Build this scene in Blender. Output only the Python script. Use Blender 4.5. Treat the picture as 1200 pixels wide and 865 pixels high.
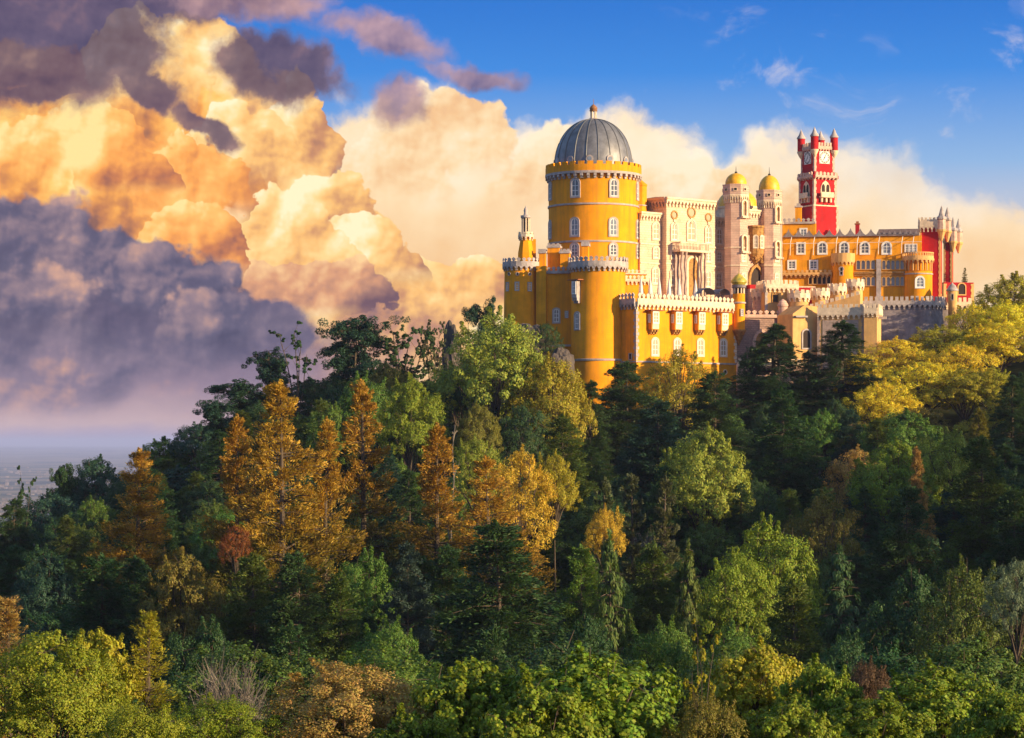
import bpy, math, random
import numpy as np
from mathutils import Vector, Matrix

for o in list(bpy.data.objects):
    bpy.data.objects.remove(o)
scene = bpy.context.scene
COL = scene.collection
PI = math.pi
R = math.radians

# ---------------------------------------------------------------- camera
F, HX, HY = 2823.0, 600.0, 518.0        # focal length and horizon of the photograph, in its 1200 px wide frame
cam_data = bpy.data.cameras.new('camera')
cam_data.sensor_width = 36.0
cam_data.lens = 36.0 * F / 1200.0
cam_data.shift_y = (HY - 432.5) / 1200.0
cam_data.clip_start = 1.0
cam_data.clip_end = 200000.0
cam = bpy.data.objects.new('camera', cam_data)
COL.objects.link(cam)
cam.location = (0, 0, 0)
cam.rotation_euler = (R(90), 0, 0)
scene.camera = cam

# ---------------------------------------------------------------- exposure
scene.view_settings.view_transform = 'Standard'
scene.view_settings.look = 'None'
scene.view_settings.exposure = 0.90
scene.view_settings.gamma = 1.0
scene.view_settings.use_curve_mapping = False
scene.cycles.use_denoising = True
scene.cycles.max_bounces = 6
scene.cycles.diffuse_bounces = 4
scene.cycles.transmission_bounces = 4
scene.cycles.transparent_max_bounces = 4
scene.cycles.volume_bounces = 0
scene.cycles.caustics_reflective = False
scene.cycles.caustics_refractive = False
scene.cycles.sample_clamp_indirect = 4.0

# ---------------------------------------------------------------- sun
SUN_EL, SUN_AZ = R(13.0), R(118.0)       # azimuth clockwise from the view direction (+y): just right of the frame
sd = Vector((math.sin(SUN_AZ) * math.cos(SUN_EL), math.cos(SUN_AZ) * math.cos(SUN_EL), math.sin(SUN_EL)))
sun_data = bpy.data.lights.new('sun', 'SUN')
sun_data.energy = 4.7
sun_data.angle = R(0.5)
sun_data.color = (1.0, 0.74, 0.40)
sun = bpy.data.objects.new('sun', sun_data)
COL.objects.link(sun)
sun.rotation_euler = sd.to_track_quat('Z', 'Y').to_euler()
sun.location = (200, 100, 200)

# ---------------------------------------------------------------- world: sky texture with a bank of sunset clouds, by direction
world = bpy.data.worlds.new('World')
scene.world = world
world.use_nodes = True
wt = world.node_tree
wt.nodes.clear()


class S:
    """a node socket that can be reckoned with"""
    def __init__(self, s): self.s = s
    def __add__(a, b): return m_('ADD', a, b)
    def __radd__(a, b): return m_('ADD', b, a)
    def __sub__(a, b): return m_('SUBTRACT', a, b)
    def __rsub__(a, b): return m_('SUBTRACT', b, a)
    def __mul__(a, b): return m_('MULTIPLY', a, b)
    def __rmul__(a, b): return m_('MULTIPLY', b, a)
    def __truediv__(a, b): return m_('DIVIDE', a, b)


def put(node, i, v):
    if isinstance(v, S): wt.links.new(v.s, node.inputs[i])
    else: node.inputs[i].default_value = v


def m_(op, *args):
    n = wt.nodes.new('ShaderNodeMath'); n.operation = op
    for i, a in enumerate(args): put(n, i, a)
    return S(n.outputs[0])


def smax(a, b, k=0.25):
    return m_('SMOOTH_MAX', a, b, k)


def sstep(x, lo, hi):
    n = wt.nodes.new('ShaderNodeMapRange'); n.interpolation_type = 'SMOOTHSTEP'
    put(n, 0, x); n.inputs[1].default_value = lo; n.inputs[2].default_value = hi
    n.inputs[3].default_value = 0; n.inputs[4].default_value = 1
    return S(n.outputs[0])


def vec(x, y, z=0.0):
    n = wt.nodes.new('ShaderNodeCombineXYZ')
    put(n, 0, x); put(n, 1, y); put(n, 2, z)
    return S(n.outputs[0])


def vadd(a, b):
    n = wt.nodes.new('ShaderNodeVectorMath'); n.operation = 'ADD'
    put(n, 0, a); put(n, 1, b)
    return S(n.outputs[0])


def noise(v, scale, detail=5, rough=0.55, dist=0.0, color=False):
    n = wt.nodes.new('ShaderNodeTexNoise'); n.noise_dimensions = '2D'
    put(n, 'Vector', v); n.inputs['Scale'].default_value = scale; n.inputs['Detail'].default_value = detail
    n.inputs['Roughness'].default_value = rough; n.inputs['Distortion'].default_value = dist
    return S(n.outputs['Color' if color else 'Fac'])


def puffs(v, scale, detail=4, rough=0.5, smooth=0.35):
    n = wt.nodes.new('ShaderNodeTexVoronoi'); n.voronoi_dimensions = '2D'; n.feature = 'SMOOTH_F1'; n.normalize = True
    put(n, 'Vector', v); n.inputs['Scale'].default_value = scale; n.inputs['Detail'].default_value = detail
    n.inputs['Roughness'].default_value = rough; n.inputs['Smoothness'].default_value = smooth
    return 1.0 - S(n.outputs['Distance'])


def lin(c):
    return tuple((v / 255 / 12.92 if v / 255 <= 0.04045 else ((v / 255 + 0.055) / 1.055) ** 2.4) for v in c) + (1.0,)


def ramp(x, *stops):
    n = wt.nodes.new('ShaderNodeValToRGB')
    put(n, 0, x)
    e = n.color_ramp.elements
    while len(e) < len(stops): e.new(0.5)
    for k, (p, c) in enumerate(stops):
        e[k].position = p; e[k].color = lin(c)
    return S(n.outputs[0])


def mix(f, a, b):
    n = wt.nodes.new('ShaderNodeMix'); n.data_type = 'RGBA'; n.clamp_factor = True
    for i, v in ((0, f), (6, a), (7, b)): put(n, i, v)
    return S(n.outputs[2])


tc = wt.nodes.new('ShaderNodeTexCoord')
sp = wt.nodes.new('ShaderNodeSeparateXYZ')
wt.links.new(tc.outputs['Generated'], sp.inputs[0])
dx, dy, dz = (S(sp.outputs[k]) for k in range(3))
az = m_('ARCTAN2', dx, dy)
el = m_('ARCSINE', dz)
U = 6.0 + az * (F / 100)                # hundreds of picture-sized steps east
V = 5.18 - el * (F / 100)               # and down from the zenith side
P0 = vec(U, V)
w1 = noise(P0, 0.55, 3, 0.5, 0, True)
w2 = noise(vadd(P0, (7.3, 2.1, 0)), 2.4, 5, 0.6, 0, True)
w3 = noise(vadd(P0, (3.3, 9.1, 0)), 1.8, 1.5, 0.5, 0, True)


def warp(src, amp):
    n = wt.nodes.new('ShaderNodeVectorMath'); n.operation = 'MULTIPLY_ADD'
    put(n, 0, src); n.inputs[1].default_value = (amp, amp, 0); n.inputs[2].default_value = (-amp / 2, -amp / 2, 0)
    return S(n.outputs[0])


PW = vadd(vadd(P0, warp(w1, 0.9)), warp(w2, 0.28))
spw = wt.nodes.new('ShaderNodeSeparateXYZ')
wt.links.new(PW.s, spw.inputs[0])
UW, VW = S(spw.outputs[0]), S(spw.outputs[1])


def blob(cx, cy, rx, ry, rot=0.0, u=None, v=None):
    c, s = math.cos(R(rot)), math.sin(R(rot))
    u = (UW if u is None else u) - cx; v = (VW if v is None else v) - cy
    a = (u * c + v * s) / rx
    b = (v * c - u * s) / ry
    return 1.0 - m_('SQRT', a * a + b * b)


def union(*bs):
    r = bs[0]
    for b in bs[1:]: r = m_('MAXIMUM', r, b)
    return r


wl = warp(w3, 0.20)
h0 = puffs(vadd(P0, wl), 1.35, 2.0, 0.45, 0.6)
h1 = puffs(vadd(vadd(P0, (-0.09, -0.12, 0)), wl), 1.35, 2.0, 0.45, 0.6)
b0 = puffs(vadd(vadd(P0, (3.3, 1.7, 0)), warp(w1, 0.8)), 0.62, 1.0, 0.45, 0.8)
b1 = puffs(vadd(vadd(P0, (3.3 - 0.24, 1.7 - 0.26, 0)), warp(w1, 0.8)), 0.62, 1.0, 0.45, 0.8)
wm = warp(w3, 0.16)
c0 = puffs(vadd(P0, wm), 3.4, 2.2, 0.55, 0.42)
c1 = puffs(vadd(vadd(P0, (-0.035, -0.05, 0)), wm), 3.4, 2.2, 0.55, 0.42)
fine = noise(PW, 2.2, 7, 0.58)
soft = noise(PW, 0.7, 6, 0.52)
n0 = noise(vadd(P0, (1.7, 4.4, 0)), 0.8, 6, 0.52)
n1 = noise(vadd(P0, (1.7 - 0.15, 4.4 - 0.19, 0)), 0.8, 6, 0.52)
relief = (h0 - h1) * 1.1 + (b0 - b1) * 1.6 + (c0 - c1) * 0.55 + (n0 - n1) * 1.7      # which side of a puff faces up and to the left
crease = (h0 - 0.66) * 0.45 + (c0 - 0.66) * 0.28                     # billows stand out, the folds between them sink
shade = 0.49 + relief + crease + (soft - 0.5) * 0.45
smooth = 0.5 + (b0 - b1) * 1.5 + (n0 - n1) * 1.0 + (h0 - h1) * 0.4 + (soft - 0.5) * 0.4

# clear sky
nish = wt.nodes.new('ShaderNodeTexSky')
nish.sky_type = 'NISHITA'; nish.sun_disc = False
nish.sun_elevation = SUN_EL; nish.sun_rotation = SUN_AZ
nish.altitude = 450
hs = wt.nodes.new('ShaderNodeHueSaturation')
hs.inputs['Saturation'].default_value = 1.0; hs.inputs['Value'].default_value = 1.0
wt.links.new(nish.outputs[0], hs.inputs['Color'])
sc_ = wt.nodes.new('ShaderNodeVectorMath'); sc_.operation = 'SCALE'
wt.links.new(hs.outputs[0], sc_.inputs[0]); sc_.inputs['Scale'].default_value = 0.24
clear = S(sc_.outputs[0])
deep = ramp(sstep(V, -1.0, 4.2), (0.0, (34, 104, 196)), (0.3, (66, 136, 216)), (0.6, (140, 176, 218)), (1.0, (236, 212, 188)))
low = sstep(el, R(24), R(10))
col = mix(low, clear, deep)
# thin cirrus veils in the blue
cirrus = sstep(noise(vadd(vec(U * 0.8, V * 1.6), warp(w1, 1.6)), 1.1, 7, 0.6), 0.56, 0.86) * sstep(U, 7.2, 9.0) * sstep(V, -0.5, 0.9)
col = mix(cirrus * 0.6, col, lin((226, 214, 212)))
# the far cream bank behind the palace
bank = union(blob(5.2, 2.6, 0.95, 1.62), blob(4.35, 2.9, 0.95, 1.75), blob(4.2, 2.2, 0.6, 0.85), blob(7.2, 3.5, 2.4, 2.05), blob(9.3, 3.6, 2.3, 2.0, 4), blob(11.6, 4.4, 2.6, 2.0), blob(5.9, 2.9, 0.8, 1.45), blob(8, 4.5, 6.5, 1.6))
ab = sstep(bank + (c0 - 0.6) * 0.10 + (h0 - 0.62) * 0.34 + (fine - 0.5) * 0.22, -0.02, 0.16)
right = sstep(U, 8.5, 11.5)
ab = ab * (1.0 - right * sstep(3.0 - V, 0.0, 1.8) * sstep(soft + right * 0.2, 0.35, 0.65) * 0.8)
bank_c = ramp(smooth * 0.50 + sstep(V, 4.3, 1.2) * 0.50 + sstep(U, 4.4, 7.6) * 0.20 - 0.05, (0.0, (216, 166, 132)), (0.3, (238, 192, 140)), (0.62, (247, 216, 172)), (0.95, (253, 236, 210)))
col = mix(ab, col, bank_c)
# heads of the cumulus, one before the other, each bright above and shaded below
def head(cx, cy, rx, ry, rot, lift, stops, lx=0.15, cut=0.05):
    global col
    e = blob(cx, cy, rx, ry, rot, U + (UW - U) * 0.8, V + (VW - V) * 0.8) + (h0 - 0.62) * 1.0 + (c0 - 0.62) * 0.62 + (fine - 0.5) * 0.25 + 0.06
    q = shade * 0.85 + lift - 0.04 + (cy - V) * (0.22 / ry) + (cx - U) * (lx / rx)
    fade = sstep(V + (soft - 0.5) * 0.7 * ry, cy + ry * 0.75, cy + ry * 0.05)      # crisp heads that melt into the cloud below
    col = mix(sstep(e, 0.0, cut) * fade, col, ramp(q, *stops))
GOLD = ((0.0, (134, 98, 100)), (0.25, (200, 142, 104)), (0.5, (246, 188, 114)), (0.75, (255, 214, 144)), (1.0, (255, 238, 194)))
ORNG = ((0.0, (140, 92, 86)), (0.25, (202, 126, 82)), (0.5, (246, 164, 84)), (0.75, (255, 192, 108)), (1.0, (255, 222, 150)))
BRWN = ((0.0, (112, 84, 96)), (0.35, (160, 118, 108)), (0.65, (216, 156, 118)), (1.0, (252, 206, 148)))
CRM = ((0.0, (220, 172, 138)), (0.3, (238, 192, 142)), (0.6, (246, 214, 168)), (0.95, (252, 232, 200)))
SLT = ((0.0, (68, 66, 94)), (0.4, (98, 92, 116)), (0.7, (146, 124, 134)), (1.0, (206, 160, 140)))
head(4.75, 2.1, 0.6, 0.7, 0, 0.06, CRM, 0.08, 0.12)
head(6.5, 2.15, 0.75, 0.55, 0, 0.08, CRM, 0.08, 0.14)
head(5.3, 1.75, 0.62, 0.62, 0, 0.10, CRM, 0.10, 0.10)
head(8.3, 2.45, 1.0, 0.5, 0, 0.16, CRM, 0.06, 0.18)
# the tall cumulus with the slanting right-hand edge
mid = union(blob(2.6, 2.3, 1.25, 1.5), blob(3.3, 2.35, 0.75, 1.3, -8), blob(3.85, 3.1, 0.95, 0.95, 40), blob(4.6, 3.55, 1.5, 0.62, 8), blob(3.1, 4.0, 2.9, 0.95), blob(3.0, 1.75, 0.8, 0.8), blob(2.2, 0.95, 0.75, 0.62))
mid_e = mid + (c0 - 0.6) * 0.16 + (h0 - 0.62) * 0.42 + (b0 - 0.6) * 0.25 + (fine - 0.5) * 0.20
am = sstep(mid_e, -0.02, 0.05)
rim = union(blob(3.88, 1.95, 0.36, 0.55, -15), blob(4.35, 2.45, 0.42, 0.38, 40), blob(3.72, 1.45, 0.2, 0.35), blob(4.65, 2.85, 0.28, 0.26, 40), blob(4.1, 3.45, 0.5, 0.3)) + (h0 - 0.62) * -0.8 + (fine - 0.5) * 0.7
rim = sstep(rim, -0.15, 0.75)
mid_c = ramp(shade * 0.80 + 0.20 - rim * 0.50 - sstep(V, 3.0, 4.4) * 0.12, (0.0, (128, 100, 112)), (0.25, (196, 142, 110)), (0.5, (246, 190, 118)), (0.75, (255, 214, 146)), (1.0, (255, 236, 190)))
col = mix(am, col, mid_c)
# the glowing left mass
left = union(blob(1.1, 1.9, 2.0, 1.0), blob(2.05, 2.5, 0.72, 0.85), blob(0.2, 1.6, 1.4, 1.0), blob(1.7, 3.1, 1.05, 1.0))
left_e = left + (c0 - 0.6) * 0.14 + (h0 - 0.62) * 0.42 + (b0 - 0.6) * 0.2 + (fine - 0.5) * 0.24
al = sstep(left_e, 0.0, 0.07)
left_c = ramp(shade * 0.9 + 0.08 - sstep(V, 2.0, 3.2) * 0.18 - sstep(U, 1.9, 2.9) * sstep(V, 1.6, 2.2) * 0.16 + sstep(blob(0.3, 1.75, 2.0, 0.9), 0, 1.0) * 0.24, (0.0, (140, 98, 88)), (0.22, (196, 128, 84)), (0.45, (240, 164, 84)), (0.72, (255, 200, 110)), (1.0, (255, 230, 158)))
col = mix(al, col, left_c)
head(1.75, 1.0, 0.62, 0.62, 0, 0.22, GOLD)
head(5.2, 3.35, 0.95, 0.34, 6, 0.20, GOLD)
head(3.55, 1.85, 0.42, 0.75, -8, 0.10, GOLD, 0.34)
head(2.9, 1.95, 0.62, 0.62, 0, 0.16, GOLD)
head(3.95, 2.55, 0.52, 0.58, 20, 0.10, GOLD, 0.36)
head(4.4, 3.05, 0.6, 0.45, 25, 0.14, GOLD, 0.30)
head(3.25, 2.95, 0.78, 0.72, 0, 0.26, GOLD)
head(3.75, 3.5, 0.85, 0.38, 0, 0.12, BRWN)
head(1.0, 1.85, 0.95, 0.42, 0, 0.30, ORNG)
head(2.2, 2.35, 0.66, 0.58, 0, 0.10, ORNG, 0.12, 0.03)
head(1.45, 2.12, 0.55, 0.30, -5, -0.02, ORNG)
head(2.3, 2.95, 0.60, 0.55, 0, 0.06, ORNG, 0.22, 0.03)
murk = sstep(V + (soft - 0.5) * 1.2 + (b0 - 0.6) * 0.5, 3.5, 4.5) * sstep(U + (soft - 0.5) * 2.0, 5.4, 3.4)
col = mix(murk * 0.85, col, ramp(shade, (0.0, (120, 100, 122)), (0.5, (160, 128, 136)), (1.0, (206, 164, 148))))
# dark rain-heavy mass low on the left
dark = union(blob(1.1, 3.95, 1.75, 0.95), blob(0.0, 3.25, 0.8, 0.75), blob(2.3, 3.75, 0.75, 0.75), blob(3.1, 3.9, 0.55, 0.4), blob(0.6, 4.3, 3.3, 0.75))
dark_e = dark + (h0 - 0.62) * 0.50 + (b0 - 0.6) * 0.35 + (soft - 0.5) * 0.3 + (fine - 0.5) * 0.30
ad = sstep(dark_e, 0.0, 0.28)
dark_c = ramp(shade * 0.55 + sstep(V, 3.6, 4.7) * 0.26 + 0.05 + sstep(0.4 - dark_e, 0.0, 0.4) * 0.2 , (0.0, (70, 68, 96)), (0.38, (98, 92, 118)), (0.64, (132, 116, 136)), (0.82, (180, 142, 138)), (1.0, (222, 172, 140)))
col = mix(ad * 0.97, col, dark_c)
head(0.2, 2.85, 0.85, 0.48, 0, 0.20, SLT, 0.06, 0.22)
head(1.1, 3.25, 0.75, 0.5, 0, -0.02, SLT, 0.06, 0.22)
head(2.0, 3.45, 0.75, 0.52, 0, -0.04, SLT, 0.08, 0.16)
head(2.5, 3.85, 0.5, 0.40, 0, 0.0, SLT, 0.10, 0.2)
head(0.2, 3.6, 0.7, 0.42, 0, 0.09, SLT, -0.10, 0.3)
# mauve shelf across the upper left, and its torn pieces
shelf = union(blob(0.5, 0.45, 1.75, 1.15, 4), blob(1.9, 0.0, 1.9, 0.5), blob(3.2, 0.85, 1.0, 0.40, 14), blob(1.8, 1.2, 0.6, 0.26, 20), blob(2.4, 1.5, 0.45, 0.18, 24), blob(0.6, 1.15, 0.9, 0.25, 0))
shelf_e = shelf + (soft - 0.5) * 0.9 + (fine - 0.5) * 0.55
as_ = sstep(shelf_e, -0.06, 0.34)
shelf_c = ramp(shade * 0.62 + sstep(V, 0.7, 1.6) * 0.12 + sstep(0.5 - shelf_e, 0.0, 0.5) * 0.22, (0.0, (76, 64, 88)), (0.4, (104, 86, 104)), (0.7, (146, 112, 114)), (1.0, (214, 162, 132)))
col = mix(as_ * 0.94, col, shelf_c)
wisp = union(blob(4.5, 0.55, 0.95, 0.34, 12), blob(5.5, 0.9, 0.8, 0.2, 6), blob(4.7, 1.2, 0.45, 0.3), blob(2.9, 0.1, 1.3, 0.35))
aw = sstep(wisp + (soft - 0.5) * 1.0 + (fine - 0.5) * 0.6, 0.0, 0.55)
col = mix(aw * 0.85, col, ramp(shade, (0.0, (120, 98, 122)), (1.0, (206, 164, 160))))
# pale clearing and murk over the horizon
hz = sstep(V + (soft - 0.5) * 1.0 + sstep(U, 0.5, 3.2) * 0.45, 4.45, 4.85) * sstep(U, 6.0, 1.2)
col = mix(hz * 0.85, col, ramp(sstep(V + (soft - 0.5) * 0.5, 4.4, 5.2), (0.0, (146, 124, 142)), (0.4, (190, 160, 164)), (0.75, (204, 172, 172)), (1.0, (166, 150, 182))))

bg = wt.nodes.new('ShaderNodeBackground')
wt.links.new(col.s, bg.inputs['Color'])
bg.inputs['Strength'].default_value = 0.60
wo = wt.nodes.new('ShaderNodeOutputWorld')
wt.links.new(bg.outputs[0], wo.inputs['Surface'])
world.cycles.sampling_method = 'MANUAL'
world.cycles.sample_map_resolution = 512

# ---------------------------------------------------------------- materials
def mat(name, base, rough=0.85, var=0.18, scale=0.35, bump=0.0, bscale=4.0, metal=0.0, second=None, spec=0.2, streak=0.0):
    m = bpy.data.materials.new(name); m.use_nodes = True
    nt = m.node_tree; b = nt.nodes['Principled BSDF']
    b.inputs['Roughness'].default_value = rough; b.inputs['Metallic'].default_value = metal
    b.inputs['Specular IOR Level'].default_value = spec
    t = nt.nodes.new('ShaderNodeTexCoord')
    n = nt.nodes.new('ShaderNodeTexNoise'); n.inputs['Scale'].default_value = scale; n.inputs['Detail'].default_value = 6
    n.inputs['Roughness'].default_value = 0.65
    nt.links.new(t.outputs['Object'], n.inputs['Vector'])
    r = nt.nodes.new('ShaderNodeValToRGB'); e = r.color_ramp.elements
    lo = second or tuple(c * (1 - var) for c in base); hi = tuple(min(1, c * (1 + var * 0.5)) for c in base)
    e[0].position = 0.32; e[0].color = (*lo, 1); e[1].position = 0.66; e[1].color = (*hi, 1)
    nt.links.new(n.outputs['Fac'], r.inputs['Fac'])
    out = r.outputs['Color']
    if streak:                                                   # rain streaks: noise stretched along the vertical
        mp = nt.nodes.new('ShaderNodeMapping'); mp.inputs['Scale'].default_value = (1.3, 1.3, 0.10)
        nt.links.new(t.outputs['Object'], mp.inputs['Vector'])
        n2 = nt.nodes.new('ShaderNodeTexNoise'); n2.inputs['Scale'].default_value = 1.0; n2.inputs['Detail'].default_value = 5
        nt.links.new(mp.outputs[0], n2.inputs['Vector'])
        mr = nt.nodes.new('ShaderNodeMapRange'); mr.inputs[1].default_value = 0.46; mr.inputs[2].default_value = 0.72
        mr.inputs[3].default_value = 0; mr.inputs[4].default_value = streak
        nt.links.new(n2.outputs['Fac'], mr.inputs[0])
        mx = nt.nodes.new('ShaderNodeMix'); mx.data_type = 'RGBA'
        nt.links.new(mr.outputs[0], mx.inputs[0]); nt.links.new(out, mx.inputs[6])
        mx.inputs[7].default_value = (*[c * 0.45 + 0.02 for c in base], 1)
        out = mx.outputs[2]
    nt.links.new(out, b.inputs['Base Color'])
    if bump:
        n3 = nt.nodes.new('ShaderNodeTexNoise'); n3.inputs['Scale'].default_value = bscale; n3.inputs['Detail'].default_value = 6
        nt.links.new(t.outputs['Object'], n3.inputs['Vector'])
        bp = nt.nodes.new('ShaderNodeBump'); bp.inputs['Strength'].default_value = 0.6; bp.inputs['Distance'].default_value = bump
        nt.links.new(n3.outputs['Fac'], bp.inputs['Height']); nt.links.new(bp.outputs[0], b.inputs['Normal'])
    return m


def brick_mat(name, a, c, mortar, w=0.9, h=0.45, rough=0.85, bump=0.05):
    m = bpy.data.materials.new(name); m.use_nodes = True
    nt = m.node_tree; b = nt.nodes['Principled BSDF']; b.inputs['Roughness'].default_value = rough
    b.inputs['Specular IOR Level'].default_value = 0.2
    t = nt.nodes.new('ShaderNodeTexCoord'); s = nt.nodes.new('ShaderNodeSeparateXYZ'); k = nt.nodes.new('ShaderNodeCombineXYZ')
    ad = nt.nodes.new('ShaderNodeMath'); ad.operation = 'ADD'
    nt.links.new(t.outputs['Object'], s.inputs[0])
    nt.links.new(s.outputs[0], ad.inputs[0]); nt.links.new(s.outputs[1], ad.inputs[1])
    nt.links.new(ad.outputs[0], k.inputs[0]); nt.links.new(s.outputs[2], k.inputs[1])
    br = nt.nodes.new('ShaderNodeTexBrick')
    nt.links.new(k.outputs[0], br.inputs['Vector'])
    br.inputs['Scale'].default_value = 1; br.inputs['Brick Width'].default_value = w; br.inputs['Row Height'].default_value = h
    br.inputs['Mortar Size'].default_value = 0.03
    br.inputs['Color1'].default_value = (*a, 1); br.inputs['Color2'].default_value = (*c, 1); br.inputs['Mortar'].default_value = (*mortar, 1)
    n = nt.nodes.new('ShaderNodeTexNoise'); n.inputs['Scale'].default_value = 0.5; n.inputs['Detail'].default_value = 7
    nt.links.new(t.outputs['Object'], n.inputs['Vector'])
    mr = nt.nodes.new('ShaderNodeMapRange'); mr.inputs[1].default_value = 0.3; mr.inputs[2].default_value = 0.7; mr.inputs[3].default_value = 0.80; mr.inputs[4].default_value = 1.1
    nt.links.new(n.outputs['Fac'], mr.inputs[0])
    sc = nt.nodes.new('ShaderNodeVectorMath'); sc.operation = 'SCALE'
    nt.links.new(br.outputs['Color'], sc.inputs[0]); nt.links.new(mr.outputs[0], sc.inputs['Scale'])
    nt.links.new(sc.outputs[0], b.inputs['Base Color'])
    bp = nt.nodes.new('ShaderNodeBump'); bp.inputs['Distance'].default_value = bump; bp.inputs['Strength'].default_value = 0.7
    nt.links.new(br.outputs['Fac'], bp.inputs['Height']); bp.invert = True
    nt.links.new(bp.outputs[0], b.inputs['Normal'])
    return m


YEL = mat('yellow_plaster', (0.86, 0.325, 0.006), var=0.22, scale=0.22, bump=0.03, streak=0.5)
YEL2 = mat('ochre_plaster', (0.78, 0.325, 0.010), var=0.25, scale=0.3, bump=0.03, streak=0.5)
CREAM = mat('cream_plaster', (0.72, 0.42, 0.16), var=0.22, scale=0.3, bump=0.03, streak=0.35)
RED = mat('red_plaster', (0.46, 0.014, 0.020), var=0.25, scale=0.3, bump=0.03, streak=0.3)
WHITE = mat('pale_limestone', (0.76, 0.60, 0.44), var=0.28, scale=1.2, bump=0.04)
GREY = mat('grey_granite', (0.44, 0.38, 0.37), var=0.35, scale=0.9, bump=0.05)
DARKST = mat('dark_granite', (0.27, 0.23, 0.25), var=0.45, scale=0.5, bump=0.10, bscale=1.5, streak=0.3)
TILE = brick_mat('pale_faceted_tile', (0.82, 0.60, 0.42), (0.74, 0.52, 0.36), (0.56, 0.38, 0.28), 0.8, 0.5)
ROSE = brick_mat('rose_stone', (0.68, 0.46, 0.36), (0.60, 0.39, 0.31), (0.46, 0.31, 0.26), 0.9, 0.5)
RUBBLE = brick_mat('rubble_stone', (0.42, 0.27, 0.22), (0.32, 0.21, 0.18), (0.22, 0.15, 0.13), 0.7, 0.4, bump=0.1)
LEAD = mat('lead_sheet', (0.19, 0.19, 0.21), rough=0.5, var=0.4, scale=0.5, metal=0.35, bump=0.03, spec=0.4)
LEADRIB = mat('lead_rib', (0.15, 0.15, 0.16), rough=0.55, metal=0.3)
GOLDT = mat('golden_tile', (0.82, 0.42, 0.010), rough=0.45, var=0.25, scale=1.5, spec=0.5)
GREENG = mat('weathered_gilt', (0.50, 0.36, 0.03), rough=0.45, var=0.5, scale=1.2, second=(0.22, 0.24, 0.05), spec=0.5)
ROCKM = mat('dark_rock', (0.10, 0.082, 0.075), var=0.5, scale=0.6, bump=0.15, bscale=1.2)
TERRA = mat('terracotta_tile', (0.36, 0.13, 0.06), var=0.4, scale=1.4, bump=0.05)
SLATE = mat('brown_slate', (0.19, 0.13, 0.12), var=0.4, scale=1.0, bump=0.05)
FRAME = mat('white_paint', (0.78, 0.76, 0.74), rough=0.5, var=0.08)
GLASS = mat('window_glass', (0.20, 0.23, 0.29), rough=0.12, var=0.3, scale=0.8, spec=0.7)
GLASS2 = mat('dark_window_glass', (0.10, 0.11, 0.14), rough=0.1, var=0.4, scale=0.8, spec=0.8)
PINKST = mat('pink_corner_stone', (0.62, 0.42, 0.34), var=0.3, scale=1.0, bump=0.04)
WARMST = mat('warm_grey_stone', (0.46, 0.34, 0.29), var=0.35, scale=0.7, bump=0.05, streak=0.3)
WARMGL = mat('blind_behind_glass', (0.42, 0.30, 0.18), rough=0.35, var=0.2, scale=0.8, spec=0.5)
DARK = mat('dark_opening', (0.05, 0.035, 0.03), rough=0.9)
BRASS = mat('ochre_carving', (0.42, 0.22, 0.07), var=0.5, scale=1.6, bump=0.06)
CLOTH = mat('white_canvas', (0.72, 0.70, 0.68), rough=0.9)
NAVY = mat('navy_canvas', (0.15, 0.17, 0.24), rough=0.8, var=0.3)
IRON = mat('black_iron', (0.03, 0.03, 0.035), rough=0.5)
CLOCKW = mat('clock_face_white', (0.80, 0.77, 0.72), rough=0.5, var=0.08)


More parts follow.
